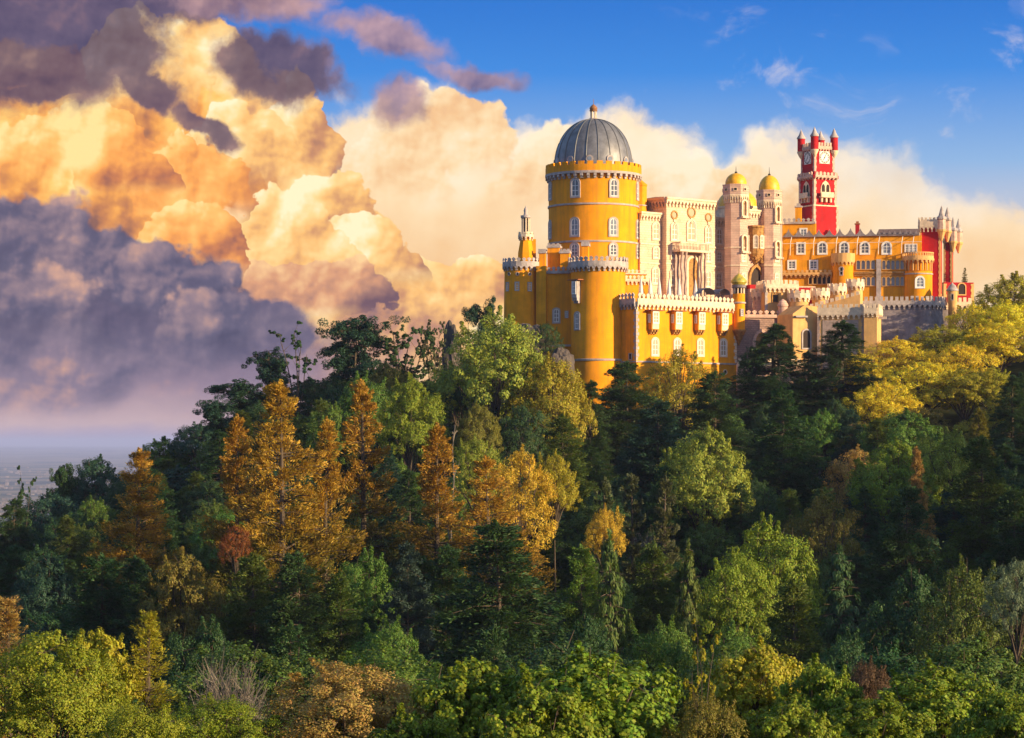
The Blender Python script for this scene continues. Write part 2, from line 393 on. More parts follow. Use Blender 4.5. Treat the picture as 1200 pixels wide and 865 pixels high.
# ---------------------------------------------------------------- mesh building
class MB:
    def __init__(self): self.v = []; self.f = []

    def add(self, v, f):
        o = len(self.v); self.v += [tuple(p) for p in v]; self.f += [tuple(i + o for i in q) for q in f]

    def box(self, x0, x1, y0, y1, z0, z1):
        self.add([(x0, y0, z0), (x1, y0, z0), (x1, y1, z0), (x0, y1, z0), (x0, y0, z1), (x1, y0, z1), (x1, y1, z1), (x0, y1, z1)],
                 [(0, 3, 2, 1), (4, 5, 6, 7), (0, 1, 5, 4), (1, 2, 6, 5), (2, 3, 7, 6), (3, 0, 4, 7)])
        return self

    def ext(self, poly, o0, o1, mp):
        n = len(poly)
        self.add([mp(s, o1, z) for s, z in poly] + [mp(s, o0, z) for s, z in poly],
                 [tuple(range(n)), tuple(range(2 * n - 1, n - 1, -1))] + [((i + 1) % n, i, n + i, n + (i + 1) % n) for i in range(n)])
        return self

    def band(self, mp, s0, s1, o0, o1, z0, z1, n=1):
        v = []; f = []
        for i in range(n + 1):
            s = s0 + (s1 - s0) * i / n
            v += [mp(s, o1, z0), mp(s, o1, z1), mp(s, o0, z1), mp(s, o0, z0)]
        for i in range(n):
            a = 4 * i
            for k in range(4): f.append((a + k, a + (k + 1) % 4, a + 4 + (k + 1) % 4, a + 4 + k)[::-1])
        f += [(0, 1, 2, 3), (4 * n + 3, 4 * n + 2, 4 * n + 1, 4 * n)]
        self.add(v, f); return self

    def lathe(self, prof, n=24, cx=0, cy=0, ph=0.0):
        v = []; f = []; m = len(prof)
        for r, z in prof:
            for k in range(n):
                a = ph + 2 * PI * k / n
                v.append((cx + r * math.sin(a), cy - r * math.cos(a), z))
        for i in range(m - 1):
            for k in range(n):
                k2 = (k + 1) % n
                f.append((i * n + k, i * n + k2, (i + 1) * n + k2, (i + 1) * n + k))
        f.append(tuple(range(n))[::-1]); f.append(tuple((m - 1) * n + k for k in range(n)))
        self.add(v, f); return self

    def tube(self, pts, rad, n=6):
        pts = [Vector(p) for p in pts]; v = []; f = []
        for i, p in enumerate(pts):
            d = (pts[min(i + 1, len(pts) - 1)] - pts[max(i - 1, 0)]).normalized()
            a = d.orthogonal().normalized() if abs(d.z) > 0.9 else d.cross(Vector((0, 0, 1))).normalized()
            b = d.cross(a)
            r = rad[i] if isinstance(rad, (list, tuple)) else rad
            for k in range(n):
                t = 2 * PI * k / n
                v.append(p + a * (r * math.cos(t)) + b * (r * math.sin(t)))
        for i in range(len(pts) - 1):
            for k in range(n):
                f.append((i * n + k, i * n + (k + 1) % n, (i + 1) * n + (k + 1) % n, (i + 1) * n + k))
        f.append(tuple(range(n))[::-1]); f.append(tuple((len(pts) - 1) * n + k for k in range(n)))
        self.add(v, f); return self

    def mesh(self, name, m, smooth=False):
        me = bpy.data.meshes.new(name)
        me.from_pydata(self.v, [], self.f); me.materials.append(m)
        me.validate(); 
        if smooth:
            me.polygons.foreach_set('use_smooth', [True] * len(me.polygons))
            me.set_sharp_from_angle(angle=R(38))
        me.update()
        return me

    def build(self, name, m, parent=None, loc=(0, 0, 0), rz=0.0, smooth=False):
        return link(name, self.mesh(name, m, smooth), parent, loc, rz)


def link(name, data, parent=None, loc=(0, 0, 0), rz=0.0):
    o = bpy.data.objects.new(name, data); COL.objects.link(o)
    o.parent = parent; o.location = loc; o.rotation_euler = (0, 0, rz)
    return o


def tag(o, label, cat, group=None):
    o['label'] = label; o['category'] = cat
    if group: o['group'] = group
    return o


class Line:
    """wall line from (x0,y0) along (ux,uy); outward is to the right-hand viewer's side"""
    def __init__(self, x0, y0, ang=0.0):
        self.x0, self.y0, self.ang = x0, y0, ang
        self.u = (math.cos(ang), math.sin(ang)); self.n = (math.sin(ang), -math.cos(ang))

    def __call__(self, s, o, z):
        return (self.x0 + s * self.u[0] + o * self.n[0], self.y0 + s * self.u[1] + o * self.n[1], z)

    def frame(self, s): return self(s, 0, 0)[:2], self.ang


class Ring:
    """wall line round a cylinder; s is an arc length at radius r, zero towards local -y"""
    def __init__(self, cx, cy, r): self.cx, self.cy, self.r = cx, cy, r

    def __call__(self, s, o, z):
        a = s / self.r
        return (self.cx + (self.r + o) * math.sin(a), self.cy - (self.r + o) * math.cos(a), z)

    def frame(self, s): return self(s, 0, 0)[:2], s / self.r


class Thing:
    """an Empty at a building's base; px() brings points of the photograph onto its walls"""
    def __init__(self, name, px, D, zb, rot, label, cat, group=None):
        self.o = bpy.data.objects.new(name, None); COL.objects.link(self.o)
        self.O = ((px - HX) * D / F, D, zb); self.rot = rot
        self.o.location = self.O; self.o.rotation_euler = (0, 0, rot); self.o.empty_display_size = 1
        tag(self.o, label, cat, group)
        c, s = math.cos(rot), math.sin(rot)
        self.inv = lambda x, y: (x * c + y * s, -x * s + y * c)
        self.eye = self.inv(-self.O[0], -self.O[1])

    def ray(self, px, py):
        d = self.inv((px - HX) / F, 1.0)
        return d[0], d[1], (HY - py) / F

    def px(self, px, py, y=0.0):                    # onto the local plane y
        dx, dy, dz = self.ray(px, py); t = (y - self.eye[1]) / dy
        return self.eye[0] + t * dx, t * dz - self.O[2]

    def side(self, px, py, x=0.0):                  # onto the local plane x
        dx, dy, dz = self.ray(px, py); t = (x - self.eye[0]) / dx
        return self.eye[1] + t * dy, t * dz - self.O[2]

    def cyl(self, px, py, r, cx=0.0, cy=0.0):       # onto a cylinder: angle, height
        dx, dy, dz = self.ray(px, py)
        ex, ey = self.eye[0] - cx, self.eye[1] - cy
        a = dx * dx + dy * dy; b = ex * dx + ey * dy; c = ex * ex + ey * ey - r * r
        disc = max(0.0, b * b - a * c); t = (-b - math.sqrt(disc)) / a
        x, y = ex + t * dx, ey + t * dy
        return math.atan2(x, -y), t * dz - self.O[2]

    def h(self, py, D=None):                        # height at the thing's own distance
        return (HY - py) / F * (D or self.O[1]) - self.O[2]


# ---------------------------------------------------------------- building pieces
def merlon_shape(kind, w, h):
    if kind == 'square': p = [(-.32, 0), (.32, 0), (.32, 1), (-.32, 1)]
    elif kind == 'tri': p = [(-.5, 0), (.5, 0), (.30, .22), (.12, .6), (0, 1), (-.12, .6), (-.30, .22)]
    elif kind == 'fleur': p = [(-.22, 0), (.22, 0), (.22, .30), (.38, .46), (.38, .66), (.20, .84), (0, 1), (-.20, .84), (-.38, .66), (-.38, .46), (-.22, .30)]
    else: p = [(-.32, 0), (.32, 0), (.36, .5), (.28, .85), (0, 1), (-.28, .85), (-.36, .5)]
    return [(a * w, b * h) for a, b in p]


def parapet(mb, mp, L, z, pitch=1.0, proud=0.5, corbel=0.9, slab=0.35, low=0.35, mer=0.9, kind='fleur', s0=0.0, arches=True, thick=0.35):
    n = max(1, round(L / pitch)); p = L / n; wear = random.Random(int(L * 97 + z * 31))
    sub = n if isinstance(mp, Ring) else 1
    mb.band(mp, s0, s0 + L, -0.05, proud, z, z + slab, sub)
    if low: mb.band(mp, s0, s0 + L, proud - thick, proud - 0.03, z + slab, z + slab + low, sub)
    for i in range(n + 1):
        s = s0 + i * p
        if corbel:
            if i == 0: a, b = s, s + p * .2
            elif i == n: a, b = s - p * .2, s
            else: a, b = s - p * .2, s + p * .2
            mb.ext([(a, z - corbel * .55), (b, z - corbel * .55), (b, z), (a, z)], 0, proud - 0.06, mp)
            mb.ext([(a + .02, z - corbel), (b - .02, z - corbel), (b - .02, z - corbel * .55), (a + .02, z - corbel * .55)], 0, proud * 0.5, mp)
            if arches and i < n:
                k = corbel * .5; e = s0 + (i + 1) * p; m = (s + e) / 2
                mb.ext([(s + p * .2, z), (s + p * .2, z - k), (s + p * .3, z - k * .45), (m, z - 0.05), (m, z)], proud - 0.22, proud - 0.04, mp)
                mb.ext([(e - p * .2, z), (m, z), (m, z - 0.05), (e - p * .3, z - k * .45), (e - p * .2, z - k)], proud - 0.22, proud - 0.04, mp)
        if i < n and mer:
            c = s + p / 2; zz = z + slab + low
            wj, hj, cj = wear.uniform(.93, 1.04), wear.uniform(.88, 1.06), wear.uniform(-.03, .03) * p
            mb.ext([(c + cj + a * wj, zz + b * hj) for a, b in merlon_shape(kind, p, mer)], proud - thick + 0.03, proud - 0.06, mp)
    return mb


def outline(kind, w, h, n=10):
    if kind == 'rect': return [(-w / 2, 0), (w / 2, 0), (w / 2, h), (-w / 2, h)]
    if kind == 'round': return [(w / 2 * math.cos(2 * PI * k / 16), h / 2 + h / 2 * math.sin(2 * PI * k / 16)) for k in range(16)]
    pts = [(-w / 2, 0), (w / 2, 0)]
    r = w / 2
    if kind == 'pointed':
        pts += [(w / 2, h - w * .8), (w * .44, h - w * .5), (w * .28, h - w * .2), (0, h), (-w * .28, h - w * .2), (-w * .44, h - w * .5), (-w / 2, h - w * .8)]
    else:
        pts += [(r * math.cos(PI * k / n), h - r + r * math.sin(PI * k / n)) for k in range(n + 1)]
    return pts


_win = {}
_wr = random.Random(8)


def window_meshes(kind, w, h, t, trim, glass, frame, proud):
    key = (kind, round(w, 1), round(h, 1), round(t, 2), trim.name, glass.name, frame.name if frame else None, proud)
    if key in _win: return _win[key]
    inn = outline(kind, w, h)
    k = len(inn)
    cx, cz = 0, h / 2
    out = [(x * (w + 2 * t) / w, cz + (z - cz) * (h + 2 * t) / h) for x, z in inn]
    a = MB()
    v = [(x, -proud, z) for x, z in out] + [(x, -proud, z) for x, z in inn] + [(x, 0.15, z) for x, z in out] + [(x, -0.01, z) for x, z in inn]
    f = []
    for i in range(k):
        j = (i + 1) % k
        f += [(i, j, k + j, k + i), (j, i, 2 * k + i, 2 * k + j), (k + i, k + j, 3 * k + j, 3 * k + i)]
    a.add(v, f)
    g = MB(); g.add([(x, -0.03, z) for x, z in inn], [tuple(range(k))])
    fr = None
    if frame:
        fr = MB(); b = min(0.13, w * .12)
        inn2 = [(x * (w - 2 * b) / w, cz + (z - cz) * (h - 2 * b) / h) for x, z in inn]
        v = [(x, -0.10, z) for x, z in inn] + [(x, -0.10, z) for x, z in inn2] + [(x, -0.035, z) for x, z in inn2]
        fr.add(v, [q for i in range(k) for q in ((i, (i + 1) % k, k + (i + 1) % k, k + i), (k + i, k + (i + 1) % k, 2 * k + (i + 1) % k, 2 * k + i))])
        fr.box(-b * .55, b * .55, -0.09, -0.035, b, h - b)
        if kind != 'round':
            for q in (.33, .62): fr.box(-w / 2 + b, w / 2 - b, -0.085, -0.036, h * q - b * .4, h * q + b * .4)
        else:
            fr.box(-w / 2 + b, w / 2 - b, -0.085, -0.036, h / 2 - b * .4, h / 2 + b * .4)
    res = (a.mesh('window', trim), g.mesh('pane', glass), fr.mesh('frame', frame) if fr else None)
    _win[key] = res
    return res


def window(parent, mp, s, z, w, h, kind='arch', t=0.22, trim=None, glass=None, frame=FRAME, proud=0.16, off=0.0, name='window'):
    """z is the sill; one window part with its pane and its frame"""
    w, h = round(w, 1), round(h, 1)
    a, g, f = window_meshes(kind, w, h, t, trim or GREY, glass or _wr.choice((GLASS, GLASS2)), frame, proud)
    (x, y), ang = mp.frame(s)
    n = (math.sin(ang), -math.cos(ang))
    o = link(name, a, parent, (x + n[0] * off, y + n[1] * off, z), ang)
    link('pane', g, o)
    if f: link('frame', f, o)
    return o


def onion(r, h, onionness=1.12):
    """profile of a small dome with a swelling waist"""
    return [(r * .9, 0), (r * onionness, h * .22), (r * onionness * .98, h * .38), (r * .8, h * .62), (r * .45, h * .82), (r * .15, h * .93), (0.06, h)]


def hemi(r, h, n=10):
    return [(max(0.03, r * math.cos(PI / 2 * k / n)), h * math.sin(PI / 2 * k / n)) for k in range(n + 1)]

# ================================================================ THE PALACE
ZB = 6.0                                                     # footings, under the hilltop's soil
TH = R(38)                                                   # the main range's front turns to the right

# ---- great round tower with the lead dome
t = Thing('round_tower', 695.5, 508, ZB, 0, 'tall round yellow tower under a ribbed grey dome', 'tower')
r = 9.45
zt = t.h(208.5)
MB().lathe([(r + .05, 0), (r, zt)], 72).build('wall', YEL, t.o, smooth=True)
for py in (239.5, 282.7):
    z = t.h(py + 4)
    MB().lathe([(r - .1, z - .22), (r + .22, z - .18), (r + .22, z + .18), (r - .1, z + .22)], 72).build('string_course', GREY, t.o, smooth=True)
ring = Ring(0, 0, r)
C = 2 * PI * r
crn = parapet(MB(), ring, C, zt, pitch=C / 44, proud=.75, corbel=1.0, slab=.5, low=0, mer=0, arches=False)
crn.build('cornice', GREY, t.o)
mb = MB(); zp = zt + .5
mb.band(ring, 0, C, .1, .68, zp, zp + 1.35, 72)
for i in range(32): mb.band(ring, C * (i + .18) / 32, C * (i + .82) / 32, .15, .64, zp + 1.35, zp + 2.0, 2)
mb.build('parapet', YEL, t.o)
MB().lathe([(r - .3, zp - .3), (r - .3, zp + 1.0), (.05, zp + 1.0)], 48).build('wall_walk', GREY, t.o)
zd = zp + 1.0
rd = 8.25; hd = t.h(140) - zd
dprof = [(rd, 0), (rd, .8)] + [(max(.6, rd * math.cos(a) ** .92), .8 + (hd - .8) * math.sin(a)) for a in [PI / 2 * k / 16 for k in range(1, 17)]]
dome = MB().lathe([(a, zd + b) for a, b in dprof], 64).build('dome', LEAD, t.o, smooth=True)
for k in range(20):
    a = 2 * PI * (k + .3) / 20
    MB().tube([((q + .03) * math.sin(a), -(q + .03) * math.cos(a), zd + b) for q, b in dprof[1:]], .11, 5).build('rib', LEADRIB, dome)
for k in range(12):
    a = R(-22.5 + 30 * k + 15)
    mp = Line(rd * .985 * math.sin(a), -rd * .985 * math.cos(a), a)
    zz = zd + .9
    b = MB().ext([(x, zz + y) for x, y in outline('round', 1.5, 1.5)], -1.2, .28, mp)
    o = b.build('oculus', GREY, dome)
    MB().ext([(x, zz + .3 + y) for x, y in outline('round', .9, .9)], .28, .32, mp).build('pane', GLASS, o)
zl = zd + hd - .1
MB().lathe([(1.0, zl - .1), (1.0, zl + .25), (.7, zl + .3)], 16).build('lantern_base', GREY, t.o)
mb = MB()
for k in range(6): mb.tube([(.55 * math.cos(k * PI / 3), .55 * math.sin(k * PI / 3), zl + .2), (.55 * math.cos(k * PI / 3), .55 * math.sin(k * PI / 3), zl + 1.9)], .13, 6)
mb.build('lantern_columns', WHITE, t.o)
MB().lathe([(.8, zl + 1.8), (.85, zl + 2.05)] + [(a, zl + 2.05 + b) for a, b in onion(.75, 1.3)] + [(.05, zl + 4.4)], 16).build('lantern_cap', mat('copper_brown', (.30, .14, .06), rough=.5, var=.4), t.o, smooth=True)
for px0, py0, hh in ((674.2, 220, 3.5), (673.5, 266, 3.5), (673.5, 292.5, 2.4)):
    phi, z = t.cyl(px0, py0, r)
    for k in range(-1, 4):
        window(t.o, ring, (phi + R(50) * k) * r, z - hh / 2, 1.65 if hh > 3 else 1.5, hh, 'arch', .34)
# flanking stair turret at its right
tx, ty = 9.6, 2.6
zs = t.h(219, 511)
MB().lathe([(1.9, 0), (1.9, zs), (2.0, zs + .1), (2.0, zs + .35), (.05, zs + 1.9)], 8, tx, ty, R(22.5)).build('stair_turret', YEL2, t.o)
for py in (240, 286): MB().lathe([(1.8, t.h(py) - .15), (2.05, t.h(py) - .12), (2.05, t.h(py) + .12), (1.8, t.h(py) + .15)], 8, tx, ty, R(22.5)).build('string_course', GREY, t.o)

# ---- far left bastion with its little lantern turret
t = Thing('corner_bastion', 611, 495, ZB - 4, 0, 'rounded yellow bastion at the left end, carrying a slim lantern turret', 'tower')
r = 3.45
zt = t.h(313)
MB().lathe([(r + .55, 0), (r, zt)], 40).build('wall', YEL, t.o, smooth=True)
ring = Ring(0, 0, r); C = 2 * PI * r
parapet(MB(), ring, C, zt, pitch=C / 22, proud=.5, corbel=.9, slab=.45, low=.5, mer=.85).build('parapet', GREY, t.o)
MB().lathe([(r, zt - .1), (r, zt + .3), (.05, zt + .3)], 32).build('wall_walk', GREY, t.o)
for px0, py0 in ((595, 336), (606, 335.5), (620.6, 336)):
    phi, z = t.cyl(px0, py0, r); window(t.o, ring, phi * r, z - .8, .7, 1.6, 'rect', .15)
for px0 in (597, 606.5, 620.6):
    phi, z = t.cyl(px0, 321, r); window(t.o, ring, phi * r, z - .25, .5, .5, 'round', .12, glass=DARK, frame=None)
lx = .9
z1, z2, z3, z4 = t.h(301), t.h(278), t.h(266), t.h(255)
turret = MB().lathe([(1.75, z1 - 1), (1.7, z1 + .8), (1.25, z2 - .8), (1.2, z2)], 8, lx, 0, R(22.5)).build('lantern_turret', YEL, t.o)
rg = Ring(lx, 0, 1.25)
parapet(MB(), rg, 2 * PI * 1.25, z2, pitch=2 * PI * 1.25 / 10, proud=.42, corbel=.7, slab=.3, low=.25, mer=.55, arches=False, thick=.2).build('gallery', WHITE, turret)
mb = MB()
for k in range(8): mb.tube([(lx + .75 * math.cos(k * PI / 4), .75 * math.sin(k * PI / 4), z2 + .2), (lx + .75 * math.cos(k * PI / 4), .75 * math.sin(k * PI / 4), z4)], .15, 6)
mb.build('columns', WHITE, turret)
MB().lathe([(.5, z2), (.5, z4)], 8, lx).build('core', DARK, turret)
MB().lathe([(.9, z4 - .2), (1.1, z4), (1.1, z4 + .4), (.5, z4 + .5), (.36, z4 + 1.0), (.46, z4 + 1.4), (.3, z4 + 1.9), (.12, z4 + 2.1), (.05, t.h(241))], 10, lx).build('finial', GREY, turret, smooth=True)
ob = MB(); ob.box(lx + .8, 3.0, .4, 2.6, z1 - 1, t.h(280)); ob.build('stair_block', YEL2, t.o)

# ---- curtain range between bastion and lower tower
t = Thing('curtain_range', 650, 492, ZB - 4, R(-9), 'plain yellow wall range with clustered chimney turrets, between bastion and lower round tower', 'building')
xa, _ = t.px(628, 340); xb, _ = t.px(676, 340); zt = t.px(650, 319)[1]
MB().box(xa, xb, 0, 9, 0, zt).build('wall', YEL, t.o)
bx0 = t.px(629, 340)[0]; bx1 = t.px(640.5, 340)[0]
MB().box(bx0, bx1, -.8, 4, 0, t.px(634, 312)[1]).build('buttress', YEL2, t.o)
ln = Line(bx1, 0)
parapet(MB(), ln, xb - bx1 - .3, zt - .3, pitch=.95, proud=.35, corbel=0, slab=.35, low=.25, mer=.9).build('parapet', GREY, t.o)
for p0, p1, pt, yy in ((630.5, 640, 293, 1.0), (640.5, 656.5, 286.5, 2.2), (655, 668, 293, 1.2), (681, 690.5, 284.5, 3.0)):
    a, _ = t.px(p0, 300, yy); b, _ = t.px(p1, 300, yy); z = t.px(p0, pt, yy)[1]
    o = MB().box(a + .2, b - .2, yy, yy + b - a, zt - 3, z - .7).build('chimney_turret', YEL, t.o)
    m = MB().box(a, b, yy - .2, yy + b - a + .2, z - .7, z - .25)
    for q in range(3):
        c = a + (b - a) * (q + .5) / 3
        m.box(c - .24, c + .24, yy - .18, yy + .1, z - .25, z + .2)
        m.box(c - .24, c + .24, yy + b - a - .1, yy + b - a + .18, z - .25, z + .2)
    m.build('cap', GREY, o)
x, z = t.px(652, 377.5); window(t.o, Line(0, 0), x, z, 1.1, 2.7, 'arch', .3)
x, z = t.px(664, 372); window(t.o, Line(0, 0), x, z, .5, 1.2, 'rect', .15)
x, z = t.px(650, 405); MB().box(xa - .2, xb, -.25, 0, z - .2, z + .2).build('string_course', GREY, t.o)

# ---- lower round tower in front
t = Thing('lower_tower', 701, 489, ZB - 5, 0, 'stout round yellow tower with oriel window and grey battlements, before the domed one', 'tower')
r = 5.55
zt = t.h(314)
MB().lathe([(r + .35, 0), (r + .12, t.h(424)), (r, t.h(423)), (r, zt)], 48).build('wall', YEL, t.o, smooth=True)
ring = Ring(0, 0, r); C = 2 * PI * r
MB().lathe([(r, t.h(424)), (r + .3, t.h(423.6)), (r + .3, t.h(421.6)), (r - .1, t.h(421))], 48).build('string_course', GREY, t.o, smooth=True)
parapet(MB(), ring, C, zt, pitch=C / 34, proud=.6, corbel=1.0, slab=.5, low=.55, mer=1.0).build('parapet', GREY, t.o)
MB().lathe([(r, zt - .1), (r, zt + .3), (.05, zt + .3)], 32).build('wall_walk', GREY, t.o)
phi, z = t.cyl(676.5, 376, r)
window(t.o, ring, phi * r, z - 1.6, 1.2, 3.2, 'arch', .32)
phi, z = t.cyl(677, 341, r)
(ox, oy), an = ring.frame(phi * r)
orl = MB().box(-.75, .75, -.95, .1, z - 1.4, z + 2.1).build('oriel', GREY, t.o, (ox, oy, 0), an)
window(orl, Line(0, -.95), 0, z - .6, 1.0, 2.4, 'rect', .12, FRAME)
MB().box(-1.6, 1.6, -1.4, .1, z + 2.1, z + 2.3).build('eave', TERRA, orl)
m = MB()
for q in (-.55, 0, .55): m.box(q - .16, q + .16, -.8, .1, z - 2.0, z - 1.4); m.box(q - .14, q + .14, -.45, .1, z - 2.5, z - 2.0)
m.build('bracket', GREY, orl)

# ---- step of battlemented wall between lower tower and terrace
t = Thing('terrace_step_wall', 748, 497, ZB, R(12), 'short stepped yellow wall with two rows of grey merlons, right of the lower tower', 'wall')
xa, z = t.px(731, 327); xb, _ = t.px(760, 327)
MB().box(xa, xb, 0, 2.2, 0, z).build('wall', YEL, t.o)
parapet(MB(), Line(xa, 0), xb - xa, z - .4, pitch=.95, proud=.4, corbel=.8, slab=.35, low=.1, mer=.8).build('lower_parapet', WHITE, t.o)
z2 = t.px(745, 320.5)[1]
MB().box(xa, xb, 1.2, 2.0, z, z2).build('upper_wall', YEL, t.o)
parapet(MB(), Line(xa, 1.2), xb - xa, z2 - .1, pitch=.95, proud=.3, corbel=0, slab=.2, low=.1, mer=.8).build('upper_parapet', WHITE, t.o)

# ---- terrace wing with the four oriels
t = Thing('terrace_wing', 745.5, 482, ZB - 6, TH, 'sunlit yellow terrace block with four white oriels under a crenellated terrace', 'building')
xe, z = t.px(863, 380)
zt = t.px(746, 356)[1]; zs = t.px(760, 424)[1]
DEP = 17
MB().box(0, xe, 0, DEP, zs, zt + .2).build('wall', YEL, t.o)
MB().box(-.12, xe + .12, -.14, DEP, 0, zs - .15).build('plinth', YEL2, t.o)
MB().box(-.3, xe + .3, -.32, DEP, zs - .15, zs + .15).build('string_course', GREY, t.o)
ln = Line(0, 0)
m = parapet(MB(), ln, xe, zt, pitch=xe / 25, proud=.55, corbel=1.05, slab=.4, low=.7, mer=1.15)
m.build('parapet', WHITE, t.o)
sd_ = Line(0, DEP, -PI / 2)                                    # left flank, facing local -x
parapet(MB(), sd_, DEP, zt, pitch=DEP / 16, proud=.55, corbel=1.05, slab=.4, low=.7, mer=1.15).build('parapet', GREY, t.o)
MB().box(.4, xe - .4, .4, DEP - .4, zt + .2, zt + .5).build('terrace_paving', mat('terrace_paving', (.45, .36, .28), var=.2), t.o)
m = MB()
k = 0; z = zs + .3
while z < zt - 1.2:
    a = .75 if k % 2 else .45
    m.box(-.06, a, -.06, a, z, z + .62); z += .7; k += 1
m.build('quoin', GREY, t.o)
m = MB(); k = 0; z = zs + .3
while z < zt - 1.2:
    a = .75 if k % 2 else .45
    m.box(xe - a, xe + .06, -.06, a, z, z + .62); z += .7; k += 1
m.build('quoin', WHITE, t.o)
for p, py in ((767.8, 376), (795, 376.5), (822, 377), (849, 378)):
    x, z = t.px(p, py, -1.0)
    o = MB().box(x - 1.05, x + 1.05, -1.15, .1, z - 1.75, z + 2.0).build('oriel', YEL2, t.o)
    MB().box(x - .85, x + .85, -1.2, -1.12, z - 1.65, z - .5).build('apron', WHITE, o)
    window(o, Line(0, -1.15), x, z - .45, 1.4, 2.2, 'rect', .14, FRAME, WARMGL)
    window(o, Line(x - 1.05, -.5, -PI / 2), 0, z - .3, .5, 1.6, 'rect', .08, FRAME, GLASS)
    MB().box(x - 1.75, x + 1.75, -1.75, .1, z + 2.0, z + 2.2).build('eave', TERRA, o)
    m = MB()
    for q in (-.7, 0, .7):
        m.box(x + q - .18, x + q + .18, -1.0, .1, z - 2.2, z - 1.75); m.box(x + q - .16, x + q + .16, -.6, .1, z - 2.65, z - 2.2)
    m.build('bracket', BRASS, o)  # browned to carry the shadow under the oriel in the colour
for p, py in ((767.5, 416), (793.5, 416.4), (820.8, 416.5), (847.5, 416.8)):
    x, z = t.px(p, py); window(t.o, ln, x, z, 1.5, 3.3, 'arch', .32, WHITE, WARMGL)
x, z = t.px(849, 436); window(t.o, Line(0, -.14), x, z - .4, .8, .8, 'round', .15, WHITE, DARK, None)
yy, z = t.side(739, 421); window(t.o, sd_, DEP - yy, z, .7, 1.1, 'rect', .15, GREY, DARK, None)
# corner watch turret
bx, by = xe + .35, -.35
zc0, zc1, zr, zk, zd = (t.h(402, 498), t.h(387, 498), t.h(355, 498), t.h(344, 498), t.h(337, 498))
wt_ = MB().lathe([(1.28, zc1), (1.28, zk)], 20, bx, by).build('corner_turret', YEL, t.o, smooth=True)
MB().lathe([(.12, zc0 - .5), (.5, zc0 + .6), (.62, zc0 + .7), (.9, zc0 + 1.5), (1.02, zc0 + 1.6), (1.35, zc1 - .35), (1.5, zc1 - .2), (1.5, zc1 + .12)], 20, bx, by).build('corbel_cone', BRASS, wt_, smooth=True)
MB().lathe([(1.2, zr - .2), (1.5, zr - .1), (1.5, zr + .15), (1.2, zr + .25)], 20, bx, by).build('string_course', GREY, wt_)
m = MB()
for q in range(10):
    a = 2 * PI * q / 10; m.tube([(bx + 1.12 * math.cos(a), by + 1.12 * math.sin(a), zk), (bx + 1.12 * math.cos(a), by + 1.12 * math.sin(a), zd)], .15, 6)
m.build('columns', WHITE, wt_)
MB().lathe([(.85, zk), (.85, zd)], 12, bx, by).build('core', DARK, wt_)
MB().lathe([(1.2, zd - .15), (1.5, zd), (1.5, zd + .5), (1.2, zd + .6)], 20, bx, by).build('cornice', DARKST, wt_)
MB().lathe([(a, zd + .6 + b) for a, b in onion(1.42, 2.4, 1.16)] + [(.04, zd + 4.0)], 24, bx, by).build('onion_dome', GREENG, wt_, smooth=True)
x, z = t.px(866.5, 366, -1.3); window(wt_, Ring(bx, by, 1.28), -.3, z - .7, .5, 1.3, 'rect', .12)

TZ = t.O[2] + zt + .5                                          # level of the terrace
TW, TWx = t, xe

# ---- closed parasols and the navy canopies on the terrace
def local_to_world(T, x, y, z):
    c, s = math.cos(T.rot), math.sin(T.rot)
    return (T.O[0] + x * c - y * s, T.O[1] + x * s + y * c, T.O[2] + z)


PARA = ['furled white parasol, first from the domed tower on the terrace', 'furled white parasol, second from the domed tower on the terrace',
        'furled white parasol, third from the domed tower on the terrace', 'furled white parasol in front of the left columns of the balcony porch',
        'furled white parasol straight before the arched porch doorway', 'furled white parasol next to the navy canopies, last in its row']
proto = None
for k, p in enumerate((751, 762, 772.5, 784, 796, 815)):
    x, z = t.px(p, 340, 3.2)
    w = local_to_world(t, x, 3.2, zt + .5)
    if proto is None:
        e = bpy.data.objects.new('parasol', None); COL.objects.link(e); e.location = w
        MB().tube([(0, 0, .06), (0, 0, 5.0)], .07, 6).build('pole', IRON, e)
        MB().lathe([(.45, 0), (.45, .1), (.1, .14)], 12).build('base', GREY, e)
        MB().lathe([(.36, 1.5), (.52, 1.7), (.43, 2.7), (.25, 4.2), (.05, 5.3)], 8).build('canopy', CLOTH, e)
        proto = e
    else:
        e = proto.copy(); COL.objects.link(e); e.location = w
        for ch in proto.children:
            c = ch.copy(); COL.objects.link(c); c.parent = e
    e.rotation_euler = (0, 0, k * .5)
    tag(e, PARA[k], 'parasol', 'furled parasols along the yellow terrace')
for k, (p, lab) in enumerate(((826, 'navy canopy on the terrace, the larger one beside the last furled parasol'), (845, 'navy canopy on the terrace, the smaller one beside the corner turret dome'))):
    x, z = t.px(p, 345, 2.6)
    w = local_to_world(t, x, 2.9, zt + .5)
    e = bpy.data.objects.new('canopy_tent', None); COL.objects.link(e); e.location = w; e.rotation_euler = (0, 0, TH)
    a = 1.9 - .35 * k
    m = MB(); n = 9
    for i in range(n):                                          # a barrel-vaulted awning
        q0, q1 = PI * i / n, PI * (i + 1) / n
        v = [(-a * math.cos(q), yy, 2.4 + 1.2 * math.sin(q)) for q in (q0, q1) for yy in (-1.4, 1.4)]
        m.add(v + [(x_, y_, z_ - .05) for x_, y_, z_ in v], [(0, 1, 3, 2), (4, 6, 7, 5), (0, 2, 6, 4), (1, 5, 7, 3)])
    m.build('awning', NAVY, e, smooth=True)
    for sx in (-1, 1):
        for sy in (-1.3, 1.3): MB().tube([(sx * (a - .1), sy, 0), (sx * (a - .1), sy, 2.4)], .05, 6).build('post', IRON, e)
    tag(e, lab, 'canopy')

